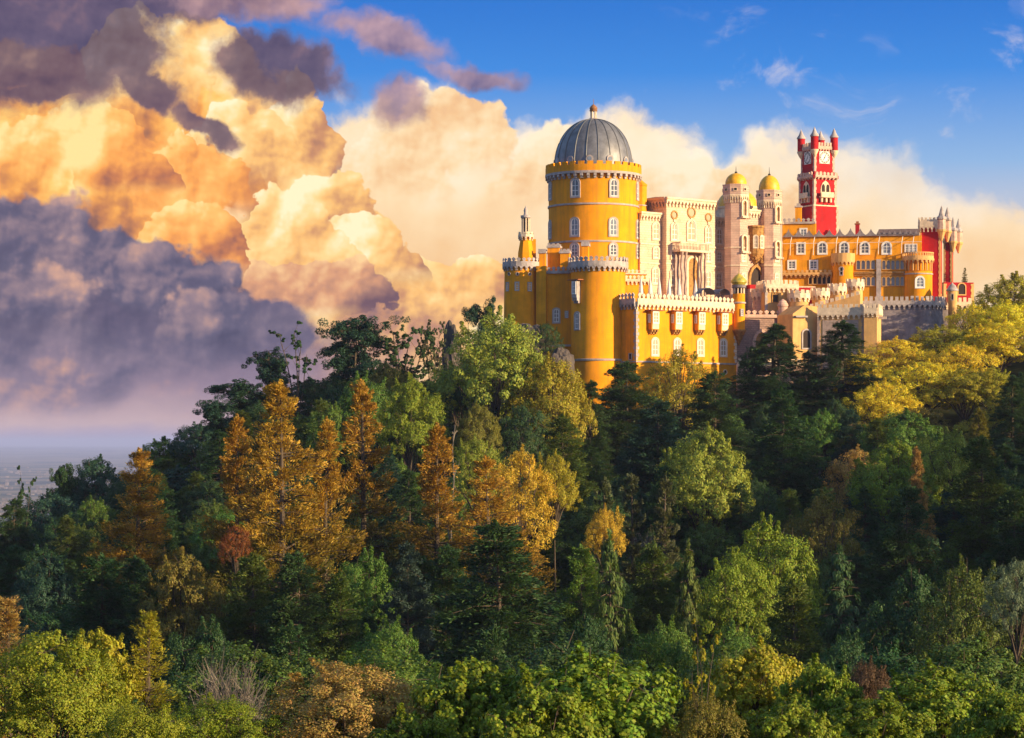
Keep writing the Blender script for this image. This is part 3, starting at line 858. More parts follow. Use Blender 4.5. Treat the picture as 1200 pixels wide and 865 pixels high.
# ---- the white main range
t = Thing('white_palace_range', 781, 508, ZB, TH, 'pale limestone range with arched windows and a columned balcony porch', 'building')
xl = t.px(756, 300)[0]; xr, _ = t.px(838.6, 300); xr2 = t.px(856, 300, 1.6)[0] + .3
zt = t.px(783, 232.5)[1]
MB().box(0, xr, 0, 14, 0, zt).build('wall', TILE, t.o)
zl = t.px(766, 250.5, 1.6)[1]; zr_ = t.px(846, 256.5, 1.6)[1]
MB().box(xl, 0, 1.6, 13, 0, zl).build('left_bay', TILE, t.o)
MB().box(xr, xr2, 1.6, 13, 0, zr_).build('right_bay', TILE, t.o)
L0, L1 = Line(0, 0), Line(0, 1.6)
def cornice(parent, mp, s0, L, z, pitch=.85, h=1.0, proud=.5, m_=WHITE):
    m = parapet(MB(), mp, L, z - .45, pitch=pitch, proud=proud, corbel=h, slab=.3, low=0, mer=0, s0=s0)
    m.band(mp, s0 - .15, s0 + L + .15, -.1, proud + .2, z - .15, z + .25)
    return m.build('cornice', m_, parent)
cornice(t.o, L0, -.3, xr + .6, zt, pitch=1.0, h=1.2, proud=.6)
cornice(t.o, Line(0, 14, -PI / 2), 0, 14, zt, pitch=1.0, h=1.2, proud=.6, m_=ROSE)
cornice(t.o, L1, xl, -xl, zl); cornice(t.o, L1, xr, xr2 - xr, zr_)
MB().add([(-.3, -.3, zt + .26), (xr + .3, -.3, zt + .26), (xr + .3, 14.2, zt + .26), (-.3, 14.2, zt + .26), (2, 6, zt + 1.3), (xr - 2, 6, zt + 1.3)], [(0, 1, 5, 4), (1, 2, 5), (2, 3, 4, 5), (3, 0, 4), (3, 2, 1, 0)]) if False else None
m = MB(); m.add([(-.4, -.5, zt + .27), (xr + .4, -.5, zt + .27), (xr + .4, 14.2, zt + .27), (-.4, 14.2, zt + .27), (3, 6.8, zt + 1.0), (xr - 3, 6.8, zt + 1.0)], [(0, 1, 5, 4), (1, 2, 5), (2, 3, 4, 5), (3, 0, 4), (3, 2, 1, 0)])
m.build('roof', TERRA, t.o)
a0, zr1 = t.px(756, 225, 9)
m = MB(); m.box(a0 - 1.5, -.7, 8, 13.5, zl - 2, zr1 - .6); m.build('rear_block', TERRA, t.o)
for py in (286.5, 309):
    z = t.px(783, py)[1]
    m = MB().box(-.18, xr + .18, -.16, 0, z - .16, z + .16)
    m.box(xl, -.18, 1.44, 1.6, z - .16, z + .16); m.box(xr + .18, xr2, 1.44, 1.6, z - .16, z + .16)
    m.build('string_course', WHITE, t.o)
for p, py, w, h, kk in ((790, 281, 1.5, 3.4, L0), (810, 281.5, 2.1, 4.1, L0), (830, 284.5, 1.5, 3.4, L0), (768.5, 280, 1.6, 3.3, L1), (768.5, 302, 1.3, 2.2, L1), (768, 332, 1.5, 3.2, L1),
                        (789.4, 302.5, 1.3, 2.2, L0), (789.4, 334, 1.5, 3.2, L0), (830, 306.5, 1.3, 2.2, L0), (829.4, 336, 1.5, 3.2, L0), (842.8, 286, 1.5, 3.3, L1), (842.5, 307, 1.3, 2.2, L1), (842.3, 336, 1.5, 3.0, L1)):
    x, z = t.px(p, py, kk.y0); window(t.o, kk, x, z, w, h, 'arch', .36, WHITE, WARMGL, proud=.22)
for p, py, d in ((790, 252, 1.3), (810, 249, 1.8), (830, 255, 1.3)):
    x, z = t.px(p, py); window(t.o, L0, x, z - d / 2, d, d, 'round', .32, BRASS, WARMGL, None, name='oculus')
    MB().ext([(x - .25, z - d / 2 - .3), (x + .25, z - d / 2 - .3), (x + .12, z - d / 2 - 1.5), (x - .12, z - d / 2 - 1.5)], 0, .22, L0).build('carved_drop', WHITE, t.o)
# balcony porch
bx0 = t.px(797, 290, -2.6)[0]; bx1 = t.px(832, 290, -2.6)[0]
zb, zbt = t.px(815, 295, -2.6)[1], t.px(815, 284.5, -2.6)[1]
bal = MB().box(bx0, bx1, -2.7, 0, zb - .1, zb + .35).build('balcony', WHITE, t.o)
m = MB().box(bx0, bx1, -2.75, -2.5, zbt - .2, zbt + .05).box(bx0, bx0 + .25, -2.5, 0, zbt - .2, zbt + .05).box(bx1 - .25, bx1, -2.5, 0, zbt - .2, zbt + .05)
k = 0; x = bx0 + .15
while x < bx1: m.box(x - .09, x + .09, -2.70, -2.55, zb + .35, zbt - .2); x += .42
y = -2.2
while y < 0: m.box(bx0 + .04, bx0 + .2, y - .08, y + .08, zb + .35, zbt - .2); m.box(bx1 - .2, bx1 - .04, y - .08, y + .08, zb + .35, zbt - .2); y += .42
m.build('balustrade', WHITE, bal)
zg = TZ - t.O[2] - .3
for x in (bx0 + .9, bx0 + 2.0, bx1 - 2.0, bx1 - .9):
    m = MB()
    pts = [(x + .10 * math.sin(q * 1.1), -2.1 + .10 * math.cos(q * 1.1), zg + (zb - zg) * q / 14) for q in range(15)]
    m.tube(pts, [.36] + [.25 + .05 * (q % 2) for q in range(13)] + [.42], 8)
    m.build('twisted_column', WARMST, bal, smooth=True)  # stone darker than the front, carrying the porch shade in its colour
x, z = t.px(810, 333); 
MB().box(bx0 + .5, bx1 - .5, -.5, 0, zg, zb - .1).build('porch_shade_wall', WARMST, bal)  # darker slab: the shade of the porch recess put into its colour
window(t.o, Line(0, -.5), x, zg, 2.6, z * 0 + (t.px(810, 303)[1] - zg), 'arch', .5, WHITE, BRASS, None, name='doorway')

# ---- twin towers with golden cupolas
def cupola_tower(px, D, pyt, label, pyd, spike):
    t = Thing('cupola_tower', px, D, ZB, R(-8), label, 'tower', 'twin towers with golden cupolas')
    r = 2.55
    zh = t.h(pyt + 13.5)
    MB().lathe([(r, 0), (r, zh)], 8, 0, 0, R(22.5)).build('shaft', ROSE, t.o)
    ra = r * math.cos(PI / 8)
    m = MB(); m2 = MB()
    for k in range(8):                                         # corbelled head, one face at a time
        a = R(45) * k
        w = 2 * (r + .45) * math.sin(PI / 8)
        mp = Line(ra * math.sin(a) - math.cos(a) * w / 2, -ra * math.cos(a) - math.sin(a) * w / 2, a)
        parapet(m, mp, w, zh - .2, pitch=w / 4, proud=.42, corbel=1.5, slab=.3, low=0, mer=0)
    m.build('corbel_table', WHITE, t.o)
    MB().lathe([(r + .44, zh + .1), (r + .44, zh + 2.0), (r + .52, zh + 2.05), (r + .52, zh + 2.3), (r - .3, zh + 2.3)], 8, 0, 0, R(22.5)).build('head', ROSE, t.o)
    for k in range(8):
        a = R(45) * k; rr = (r + .44) * math.cos(PI / 8)
        window(t.o, Line(rr * math.sin(a), -rr * math.cos(a), a), 0, zh + .9, .6, .5, 'rect', .1, WHITE, DARK, None)
    zd = zh + 2.3
    hd = t.h(pyd) - zd
    cup = MB().lathe([(2.25, zd - .05), (2.3, zd + .4)] + [(max(.05, 2.3 * math.cos(q)), zd + .4 + (hd - .4) * math.sin(q)) for q in [PI / 2 * k / 10 for k in range(1, 11)]], 32).build('cupola', GOLDT, t.o, smooth=True)
    MB().lathe([(.25, zd + hd - .1), (.3, zd + hd + .2), (.08, zd + hd + .4), (.03, t.h(spike))], 8).build('spike', IRON, cup)
    for py in (288, 309):
        z = t.h(py + 3); MB().lathe([(r - .05, z - .18), (r + .16, z - .15), (r + .16, z + .15), (r - .05, z + .18)], 8, 0, 0, R(22.5)).build('string_course', WHITE, t.o)
    for k in (0, 1, 2, 7):                                       # niche balconies on the faces
        a = R(45) * k
        mp = Line(ra * math.sin(a), -ra * math.cos(a), a)
        for pyc in (pyt + 28, pyt + 69):
            z = t.h(pyc + 10)
            if k in (1, 2):
                o = window(t.o, mp, 0, z, 1.0, 3.2, 'arch', .32, WHITE, BRASS, None, proud=.5, name='niche')
                MB().tube([(0, -.12, 0), (0, -.12, 2.4)], .12, 6).build('colonnette', WHITE, o)
                MB().box(-.85, .85, -.8, .0, -.5, -.1).build('sill_balcony', WHITE, o)
        if k in (1, 2): window(t.o, mp, 0, t.h(307), 1.0, 2.0, 'rect', .25, WHITE, WARMGL)
        if k in (1, 2): window(t.o, mp, 0, t.h(334), 1.0, 2.4, 'arch', .25, WHITE, WARMGL)
    return t


cupola_tower(862.5, 517, 216, 'pink stone tower under a golden cupola, the twin nearest the limestone range', 203, 195)
cupola_tower(901.5, 527, 222.5, 'pink stone tower under a golden cupola, the twin nearest the red clock tower', 205.5, 196)

t = Thing('portal_range', 879, 524, ZB, TH, 'narrow carved stone front with bow window and pointed gateway between the twin towers', 'building')
xa = t.px(872, 290)[0]; xb = t.px(896, 290)[0]; zt = t.px(880, 247)[1]
MB().box(xa, xb, 0, 6, 0, zt).build('wall', ROSE, t.o)
cornice(t.o, Line(0, 0), xa, xb - xa, zt)
xc = t.px(885, 290)[0]
bow = MB().lathe([(.3, t.px(885, 311)[1]), (1.4, t.px(885, 303)[1]), (1.9, t.px(885, 298)[1]), (1.9, t.px(885, 268)[1]), (2.1, t.px(885, 267)[1]), (2.1, t.px(885, 265)[1])], 12, xc, 0).build('bow_window', BRASS, t.o)
for a in (-40, 5, 50):
    window(bow, Ring(xc, 0, 1.85), R(a) * 1.85, t.px(885, 291)[1], .8, 2.6, 'arch', .2, WHITE, WARMGL, FRAME)
rg = random.Random(4)
m = MB()
for k in range(26):
    a = R(rg.uniform(-70, 80)); z = t.px(885, rg.uniform(296, 309))[1]; q = rg.uniform(.18, .36)
    rr = 1.5
    m.lathe([(.05, z - q), (q, z - q * .3), (q * .9, z + q * .4), (.05, z + q)], 6, xc + rr * math.sin(a), -rr * math.cos(a))
m.build('carved_figures', BRASS, bow, smooth=True)
z0 = t.px(885, 336)[1]
window(t.o, Line(0, 0), xc, z0, 3.4, t.px(885, 313)[1] - z0, 'pointed', .7, BRASS, DARK, None, proud=.5, name='gateway')
m = MB()
for k in range(40):
    q = rg.uniform(0, 1); z = z0 + q * 6; m.box(xa + rg.uniform(0, .1) + q * 0, xa + .5, -.3, 0, z - .15, z + .12)
m.build('carved_quoin', WHITE, t.o)

t = Thing('chapel_dome', 864, 536, ZB, 0, 'large golden dome half hidden behind the left cupola tower', 'dome')
zt = t.h(246); rr = 4.6
MB().lathe([(rr + .3, 0), (rr + .3, zt), (rr + .5, zt + .1), (rr + .5, zt + .5), (rr, zt + .5)], 32).build('drum', WHITE, t.o, smooth=True)
MB().lathe([(max(.05, rr * math.cos(PI / 2 * k / 12)), zt + .5 + 4.1 * math.sin(PI / 2 * k / 12)) for k in range(13)], 32).build('cap', GOLDT, t.o, smooth=True)

# ---- clock tower
t = Thing('clock_tower', 954.5, 540, ZB, R(27), 'tall red clock tower with white corner stones and four spired turrets', 'tower')
xe = t.px(979.5, 190)[0]; W = 5.3; xo = 0
zt = t.px(955, 173)[1]; zm = t.px(955, 206)[1]; zlo = t.px(955, 241)[1]
e1 = .35
MB().box(0, W, 0, W, zm, zt).build('upper_shaft', RED, t.o)
MB().box(-e1, W + e1, -e1, W + e1, zlo, zm).build('middle_shaft', RED, t.o)
MB().box(-e1 - .3, W + e1 + .3, -e1 - .3, W + e1 + .3, 0, zlo).build('lower_shaft', RED, t.o)
MB().box(-e1 - .42, W + e1 + .42, -e1 - .42, W + e1 + .42, zlo - .12, zlo + .16).build('string_course', WHITE, t.o)
def quoins(parent, x0, x1, y0, y1, z0, z1, w, m_, name='corner_stones'):
    for xx, sx, yy, sy in ((x0, 1, y0, 1), (x1, -1, y0, 1), (x0, 1, y1, -1), (x1, -1, y1, -1)):
        m = MB(); z = z0; k = 0                                # one corner is one toothed shaft
        m.box(*sorted((xx - sx * .05, xx + sx * w * .55)), *sorted((yy - sy * .05, yy + sy * w * .55)), z0, z1)
        while z < z1 - .05:
            h = min(.66, z1 - z) - .03
            a = w if k % 2 else w * .78
            m.box(*sorted((xx - sx * .07, xx + sx * a)), *sorted((yy - sy * .07, yy + sy * a)), z, z + h)
            z += .66; k += 1
        m.build(name, m_, parent)
quoins(t.o, 0, W, 0, W, zm + 1, zt - .4, .55, PINKST)
quoins(t.o, -e1, W + e1, -e1, W + e1, zlo + .2, zm - .6, .62, PINKST)
quoins(t.o, -e1 - .3, W + e1 + .3, -e1 - .3, W + e1 + .3, zlo - 14, zlo - .15, .62, PINKST)
def four_sides(parent, x0, x1, y0, y1, z, name, m_, **kw):
    m = MB()
    parapet(m, Line(x0, y0, 0), x1 - x0, z, **kw)
    parapet(m, Line(x0, y1, -PI / 2), y1 - y0, z, **kw)
    parapet(m, Line(x1, y0, PI / 2), y1 - y0, z, **kw)
    parapet(m, Line(x1, y1, PI), x1 - x0, z, **kw)
    return m.build(name, m_, parent)
MB().box(-.7, W + .7, -.7, W + .7, zm - .5, zm + .2).build('gallery_floor', RED, t.o)
four_sides(t.o, -e1, W + e1, -e1, W + e1, zm - .3, 'gallery_parapet', PINKST, pitch=.95, proud=.6, corbel=.5, slab=.25, low=.2, mer=.8, kind='x')
four_sides(t.o, 0, W, 0, W, zt - .2, 'top_parapet', PINKST, pitch=.75, proud=.35, corbel=.5, slab=.3, low=.35, mer=.8, kind='square')
MB().box(.1, W - .1, .1, W - .1, zt - .1, zt + .4).build('roof', GREY, t.o)
for cx_, cy_, hh in ((0, 0, 0), (W, 0, 0), (0, W, 0), (W, W, 0)):
    z0, z1, z2 = t.h(181), t.h(160), t.h(147.5)
    o = MB().lathe([(.85, z0 + .9), (.85, z1)], 12, cx_, cy_).build('turret', RED, t.o, smooth=True)
    MB().lathe([(.1, z0 - .6), (.5, z0), (.9, z0 + .8), (.95, z0 + 1.1), (.8, z0 + 1.15)], 12, cx_, cy_).build('corbel_cone', WHITE, o, smooth=True)
    MB().lathe([(.7, z1 - .1), (1.0, z1), (1.0, z1 + .25), (.55, z1 + .9), (.25, z1 + 1.7), (.16, z1 + 1.8), (.04, z2 - .2)], 12, cx_, cy_).build('spire', GREY, o, smooth=True)
def clock(parent, mp, s, z, d):
    (x, y), a = mp.frame(s)
    o = MB().box(-d / 2, d / 2, -.12, 0.05, -d / 2, d / 2).build('clock_face', CLOCKW, parent, (x, y, z), a)
    m = MB().add([], []) or MB()
    k = 32
    for ra_, rb in ((.475, .42), (.36, .335)):
        m.add([(d * q * math.sin(2 * PI * i / k), -.135, d * q * math.cos(2 * PI * i / k)) for q in (ra_, rb) for i in range(k)], [(i, (i + 1) % k, k + (i + 1) % k, k + i) for i in range(k)])
    for i in range(12):
        a_ = 2 * PI * i / 12; c_, s_ = math.cos(a_), math.sin(a_)
        q = [(.42, -.032), (.42, .032), (.34, .026), (.34, -.026)]
        m.add([(d * (r_ * s_ + w_ * c_), -.137, d * (r_ * c_ - w_ * s_)) for r_, w_ in q], [(0, 1, 2, 3)])
    for sx in (-1, 1):
        for sz in (-1, 1): m.add([(sx * d * .47, -.136, sz * d * .47), (sx * d * .36, -.136, sz * d * .47), (sx * d * .47, -.136, sz * d * .36)], [(0, 1, 2)])
    m.build('dial_markings', IRON, o)
    m = MB()
    for ang, ln_, w_ in ((R(28), .40, .034), (R(212), .28, .048)):
        c_, s_ = math.cos(ang), math.sin(ang)
        m.add([(d * (r_ * s_ + b_ * c_), -.16, d * (r_ * c_ - b_ * s_)) for r_, b_ in ((-.05, -w_), (-.05, w_), (ln_, w_ * .4), (ln_, -w_ * .4))], [(0, 1, 2, 3)])
    m.build('clock_hands', IRON, o)
x, z = t.px(965, 184.6); clock(t.o, Line(0, 0), W / 2, z, 2.75); clock(t.o, Line(0, W, -PI / 2), W / 2, z, 2.75)
clock(t.o, Line(W, 0, PI / 2), W / 2, z, 2.75)
for mp in (Line(0, -e1), Line(-e1, W, -PI / 2), Line(W + e1, 0, PI / 2)):
    z = t.px(966, 229.5)[1]
    o = MB().ext([(W / 2 + a, z - .2 + b) for a, b in outline('pointed', 2.6, 3.6)], 0, .14, mp).build('window', WHITE, t.o)
    for q in (-.6, .6): MB().ext([(W / 2 + q + a, z + b) for a, b in outline('pointed', .85, 2.6)], .14, .17, mp).build('pane', DARK, o)
    b = MB().band(mp, W / 2 - 1.7, W / 2 + 1.7, 0, 1.0, z - .5, z - .2).band(mp, W / 2 - 1.7, W / 2 + 1.7, .8, 1.0, z - .2, z + .7)
    for q in (-1.2, 0, 1.2):
        b.ext([(W / 2 + q - .2, z - 1.5), (W / 2 + q + .2, z - 1.5), (W / 2 + q + .2, z - .5), (W / 2 + q - .2, z - .5)], 0, .6, mp)
    b.build('balcony', WHITE, t.o)
    for q in (-.6, .6): MB().ext([(W / 2 + q + a, z - 3.4 + b_) for a, b_ in outline('pointed', .6, 1.6)], 0, .05, mp).build('niche', DARK, t.o)
# sloping buttress at its right foot
m = MB(); ly = -.6
for k in range(5): m.box(W + .6, W + .9 + .42 * k, .2, 3.5, zlo - 3.0 - 1.7 * k - 1.7, zlo - 3.0 - 1.7 * k)
m.box(W + .55, W + 3.0, .2, 3.5, 0, zlo - 11.5)
m.build('buttress', CREAM, t.o)

# ---- the long ochre gallery wing
GR = R(-10)
t = Thing('gallery_wing', 1000, 532, ZB, GR, 'long ochre gallery wing with rows of arches and pointed battlements', 'building')
P = lambda px, py, y=0.0: t.px(px, py, y)
xa, xb = P(917, 300)[0], P(1080, 300)[0]
ztop = P(1000, 276)[1]; zbal = P(1000, 304)[1]
MB().box(xa, xb, 0, 10, 0, zbal).build('lower_wall', YEL2, t.o)
MB().box(xa, xb, 2.4, 10, zbal, ztop).build('upper_wall', YEL2, t.o)
mb = parapet(MB(), Line(xa, 2.4), P(1027, 300, 2.4)[0] - xa, ztop, pitch=2.25, proud=.5, corbel=0, slab=.25, low=0, mer=1.5, kind='tri')
mb.build('pointed_battlement', DARKST, t.o)
rx0, rx1 = P(1027, 270, 2.4)[0], P(1077, 270, 2.4)[0]
m = MB(); m.add([(rx0, 1.8, ztop + .26), (rx1, 1.8, ztop + .26), (rx1, 8, ztop + .26), (rx0, 8, ztop + .26), (rx0 + .5, 4.8, ztop + 1.7), (rx1, 4.8, ztop + 1.7)], [(0, 1, 5, 4), (1, 2, 5), (2, 3, 4, 5), (3, 0, 4), (3, 2, 1, 0)])
m.build('roof', SLATE, t.o)
parapet(MB(), Line(rx0, 2.4), rx1 - rx0, ztop, pitch=1.1, proud=.5, corbel=0, slab=.25, low=0, mer=.9, kind='tri').build('pointed_battlement', DARKST, t.o)
m = MB()
x = P(963, 290, 2.4)[0] - 2.4
for p in (923, 950, 976.5, 1001, 1026, 1053, 1066):                      # thin white awning stays slanting out over the terrace
    a, z1 = P(p + 5, 277, 2.4)
    m.tube([(a, 2.2, z1), (a - .2, .6, P(p + 3, 284, .6)[1]), (a - .3, .5, zbal + 1.1)], .07, 5)
m.tube([(P(917, 286, .6)[0], .55, P(1000, 284.5, .6)[1]), (xb, .55, P(1000, 284.5, .6)[1])], .05, 5)
m.build('awning_stay', FRAME, t.o)
for p, w, h, kd in ((938.6, 1.5, 2.2, 'rect'), (963.7, 1.7, 2.4, 'arch'), (989.3, 1.7, 2.4, 'arch'), (1013.5, 1.7, 2.4, 'arch'), (1039, 1.7, 2.4, 'arch')):
    x, z = P(p, 297, 2.4); window(t.o, Line(0, 2.4), x, z, w, h, kd, .3, FRAME)
for p in (1063, 1067.5, 1072):
    x, z = P(p, 296, 2.4); window(t.o, Line(0, 2.4), x, z, .8, 1.8, 'rect', .14, FRAME)
def rail(mb, mp, s0, L, z, h=1.15, pitch=.55, th=.22):
    n = max(1, round(L / pitch)); sub = n if isinstance(mp, Ring) else 1
    mb.band(mp, s0, s0 + L, -.02, .35, z - .25, z, sub)
    mb.band(mp, s0, s0 + L, .1, .1 + th, z + h - .2, z + h, sub)
    mb.band(mp, s0, s0 + L, .12, .08 + th, z, z + h * .35, sub)
    for i in range(n + 1):
        s = s0 + L * i / n
        a, b = (max(s0, s - .12), min(s0 + L, s + .12))
        mb.band(mp, a, b, .13, .07 + th, z + h * .35, z + h - .2)
    return mb
rail(MB(), Line(xa, 0), xb - xa, zbal, 1.25).build('terrace_balustrade', GREY, t.o)
# arcades
def arcade(px0, px1, py_sill, hpx, n, name='arcade', y=0.0, glass=GLASS):
    x0, z = P(px0, py_sill, y); x1 = P(px1, py_sill, y)[0]; h = round(hpx * 532 / F, 1); w = (x1 - x0) / n
    for k in range(n):
        o = window(t.o, Line(0, y), x0 + w * (k + .5), z, w * .74, h, 'arch', w * .12, CREAM, glass, None, proud=.3, name='arch')
arcade(1003, 1026, 315.7, 10, 4); arcade(1033, 1060, 315.7, 10, 5)
arcade(1009.5, 1026, 335, 10, 3); arcade(1033, 1060, 335, 10, 5)
arcade(947, 974, 333, 9, 5, glass=DARK)
for py in (319.5,):
    z = P(1030, py)[1]; m = MB().box(P(1001, py)[0], P(1062, py)[0], -.35, 0, z - .25, z + .25)
    m.box(P(1001, py)[0], P(1062, py)[0], -.3, 0, z - .7, z - .45); m.build('string_course', BRASS, t.o)
for p in (928, 953.5):
    x, z = P(p, 315); window(t.o, Line(0, 0), x, z, 1.5, 1.7, 'rect', .25, FRAME)
x0, x1, z = P(917, 321)[0], P(975, 321)[0], P(940, 322)[1]
parapet(MB(), Line(x0, 0), x1 - x0, z, pitch=1.0, proud=.8, corbel=.7, slab=.25, low=.2, mer=.6).build('lower_balcony', CREAM, t.o)
m = MB().box(P(1027, 310)[0], P(1032.5, 310)[0], -.5, 0, 0, P(1030, 304)[1]); m.build('pilaster', GREY, t.o)
# round turret on the gallery front
cx_, cy_ = P(987.6, 310, -.6)[0], .3; r = 2.35
t1 = MB().lathe([(r, 0), (r, zbal - .6)], 28, cx_, cy_).build('round_turret', YEL, t.o, smooth=True)
rg_ = Ring(cx_, cy_, r); Cc = 2 * PI * r
parapet(MB(), rg_, Cc, zbal - .6, pitch=Cc / 18, proud=.35, corbel=.8, slab=.3, low=1.6, mer=0).build('parapet', CREAM, t1)
phi, z = t.cyl(986, 322, r, cx_, cy_); o = window(t1, rg_, phi * r, z, .45, 1.5, 'rect', .18, GREY, DARK, None); window(t1, rg_, phi * r, z + .8, .9, .9, 'round', .14, GREY, DARK, None, off=.03)
# end rotunda
cx_, cy_ = P(1075.5, 310, -1.0)[0], 1.2; r = 3.15
rot_ = MB().lathe([(r, 0), (r, P(1075, 318, -1)[1]), (r + .1, P(1075, 317.5, -1)[1]), (r - .5, P(1075, 317, -1)[1]), (r - .5, zbal - .4)], 32, cx_, cy_).build('rotunda', YEL, t.o, smooth=True)
rg_ = Ring(cx_, cy_, r)
zc0 = P(1075, 317, -1)[1]
MB().lathe([(r - .1, zc0 - .9), (r + .18, zc0 - .85), (r + .18, zc0 - .6), (r - .1, zc0 - .55)], 32, cx_, cy_).build('string_course', GREY, rot_)
m = MB()
for k in range(18):
    a = 2 * PI * k / 18; m.tube([(cx_ + (r - .1) * math.sin(a), cy_ - (r - .1) * math.cos(a), zc0), (cx_ + (r - .1) * math.sin(a), cy_ - (r - .1) * math.cos(a), zbal - .3)], .16, 6)
m.build('colonnade', CREAM, rot_)
Cc = 2 * PI * r
m = parapet(MB(), rg_, Cc, zbal - .35, pitch=Cc / 22, proud=.45, corbel=.6, slab=.3, low=0, mer=0); rail(m, rg_, 0, Cc, zbal + .1, 1.25); m.build('parapet', CREAM, rot_)
phi, z = t.cyl(1078, 336.5, r, cx_, cy_); window(rot_, rg_, phi * r, z, 1.6, 2.2, 'arch', .3, FRAME)
# upper left block
u0, u1 = P(917, 260, 4)[0], P(956, 260, 4)[0]
zu = P(935, 262, 3.0)[1]
ub = MB().box(u0, u1, 3.0, 11, ztop - 6, zu).build('upper_block', YEL2, t.o)
parapet(MB(), Line(u0, 3.0), u1 - u0, zu - .1, pitch=1.1, proud=.35, corbel=0, slab=.3, low=.2, mer=.8, kind='fleur').build('parapet', GREY, ub)
x, z = P(941.5, 277.5, 3.0); window(ub, Line(0, 3.0), x, z, 1.3, 1.7, 'rect', .25, FRAME)
x, z = P(935.5, 258, 4); zc = P(935, 243, 4)[1]
c = MB().box(x - .7, x + .7, 4, 5.4, zu - 1, zc).build('chimney', YEL2, ub)
MB().box(x - .85, x + .85, 3.85, 5.55, zc, zc + .35).box(x - .4, x + .4, 4.3, 5.1, zc + .35, zc + .9).build('cap', GREY, c)
x, z = P(1004.7, 272, 5); c = MB().box(x - .45, x + .45, 5, 5.9, ztop - 1, P(1004, 263, 5)[1]).build('chimney', RED, t.o)
zc = P(1004, 263, 5)[1]; MB().box(x - .6, x + .6, 4.85, 6.05, zc, zc + .25).box(x - .3, x + .3, 5.15, 5.75, zc + .25, zc + .7).build('cap', TERRA, c)

# ---- red towers at the right end
def red_tower(name, px0, px1, pyt, D, label, px_pil, depth, spire_py, pyb):
    t = Thing(name, px1, D, ZB - 2, R(-14), label, 'tower')
    x0, z = t.px(px0, 300); zt = t.px((px0 + px1) / 2, pyt + 11)[1]
    W = -x0
    MB().box(x0, 0, 0, depth, 0, zt).build('wall', RED, t.o)
    quoins(t.o, x0, 0, 0, depth, 1, zt - .5, .42, CREAM)
    m = MB()
    for mp, L in ((Line(x0, 0), W), (Line(x0, depth, -PI / 2), depth), (Line(0, 0, PI / 2), depth), (Line(0, depth, PI), W)):
        parapet(m, mp, L, zt - .2, pitch=L / max(3, round(L / .95)), proud=.45, corbel=1.1, slab=.3, low=1.0, mer=.85, kind='square')
    m.build('parapet', WHITE, t.o)
    MB().box(x0 + .1, -.1, .1, depth - .1, zt - .1, zt + .3).build('roof', GREY, t.o)
    for k, (xx, yy) in enumerate(((.25, .1), (1.25, depth - .6))):
        z0, z1, z2 = t.h(spire_py + 36), t.h(spire_py + 16), t.h(spire_py)
        o = MB().lathe([(.95, z0 + 1.5), (.95, z1)], 8, xx, yy, R(22.5)).build('turret', PINKST, t.o)
        MB().lathe([(.2, z0 - 1), (.95, z0 + 1), (1.08, z0 + 1.1), (1.08, z0 + 1.5), (.9, z0 + 1.55)], 8, xx, yy, R(22.5)).build('corbel_cone', CREAM, o)
        MB().lathe([(.9, z1 - .2), (1.15, z1), (1.15, z1 + .4), (.7, z1 + .8), (.35, z1 + 2.1), (.04, z2)], 8, xx, yy, R(22.5)).build('spire', GREY, o)
    for q in (.3, .55):
        window(t.o, Line(0, 0, PI / 2), depth / 2, zt * q + 3, .6, 1.6, 'arch', .2, CREAM, DARK, None)
    return t
red_tower('red_tower', 1078, 1102, 254, 534, 'nearer red tower with white battlements, joined to the gallery wing end', 1109, 4.5, 241, 345)
red_tower('red_tower', 1106, 1115.5, 267, 548, 'farther slim red tower, with spired turrets, standing behind the nearer red one', 1121, 4.2, 254.5, 330)
t = Thing('red_pavilion', 1110, 545, ZB, R(8), 'low red block with a pale balustrade at the far right end', 'building')
xa, xb = t.px(1106, 340)[0], t.px(1141, 340)[0]; zt = t.px(1120, 331)[1]
MB().box(xa, xb, 0, 7, 0, zt).build('wall', RED, t.o)
quoins(t.o, xa, xb, 0, 7, 1, zt - .3, .7, CREAM)
m = rail(MB(), Line(xa, 0), xb - xa, zt, 1.4); rail(m, Line(xb, 0, PI / 2), 7, zt, 1.4); m.build('balustrade', CREAM, t.o)
x, z = t.px(1127, 345); window(t.o, Line(0, 0), x, z, 1.6, 2.4, 'arch', .25, CREAM, DARK, None)
PAV = (t, xa, xb, zt)

# ---- grey bastion under the gallery
t = Thing('stone_bastion', 1076, 524, ZB - 6, R(-6), 'battered grey granite bastion with a crenellated walk under the gallery wing', 'wall')
r = 5.2
zt = t.h(357, 519)
xa = t.px(1000, 360, -r)[0]
zb0 = 0
MB().lathe([(r + 1.2, 0), (r, zt)], 48).build('round_end', DARKST, t.o, smooth=True)
m = MB(); m.add([(xa, -r - 1.2, 0), (0, -r - 1.2, 0), (0, -r, zt), (xa, -r, zt), (xa, 6, 0), (0, 6, 0), (0, 6, zt), (xa, 6, zt)], [(0, 1, 2, 3), (5, 4, 7, 6), (3, 2, 6, 7), (4, 0, 3, 7), (1, 5, 6, 2)])
m.build('wall', DARKST, t.o)
parapet(MB(), Line(xa, -r), -xa, zt, pitch=1.05, proud=.6, corbel=1.0, slab=.35, low=.5, mer=.95, kind='square').build('parapet', GREY, t.o)
L = PI * .62 * r
parapet(MB(), Ring(0, 0, r), L, zt, pitch=1.05, proud=.6, corbel=1.0, slab=.35, low=.5, mer=.95, kind='square').build('parapet', GREY, t.o)
t = Thing('outer_wall', 1098, 528, ZB - 6, R(4), 'lower crenellated granite wall running right from the bastion past the sentry turret', 'wall')
xb = t.px(1139, 350)[0]; zt = t.px(1115, 358)[1]
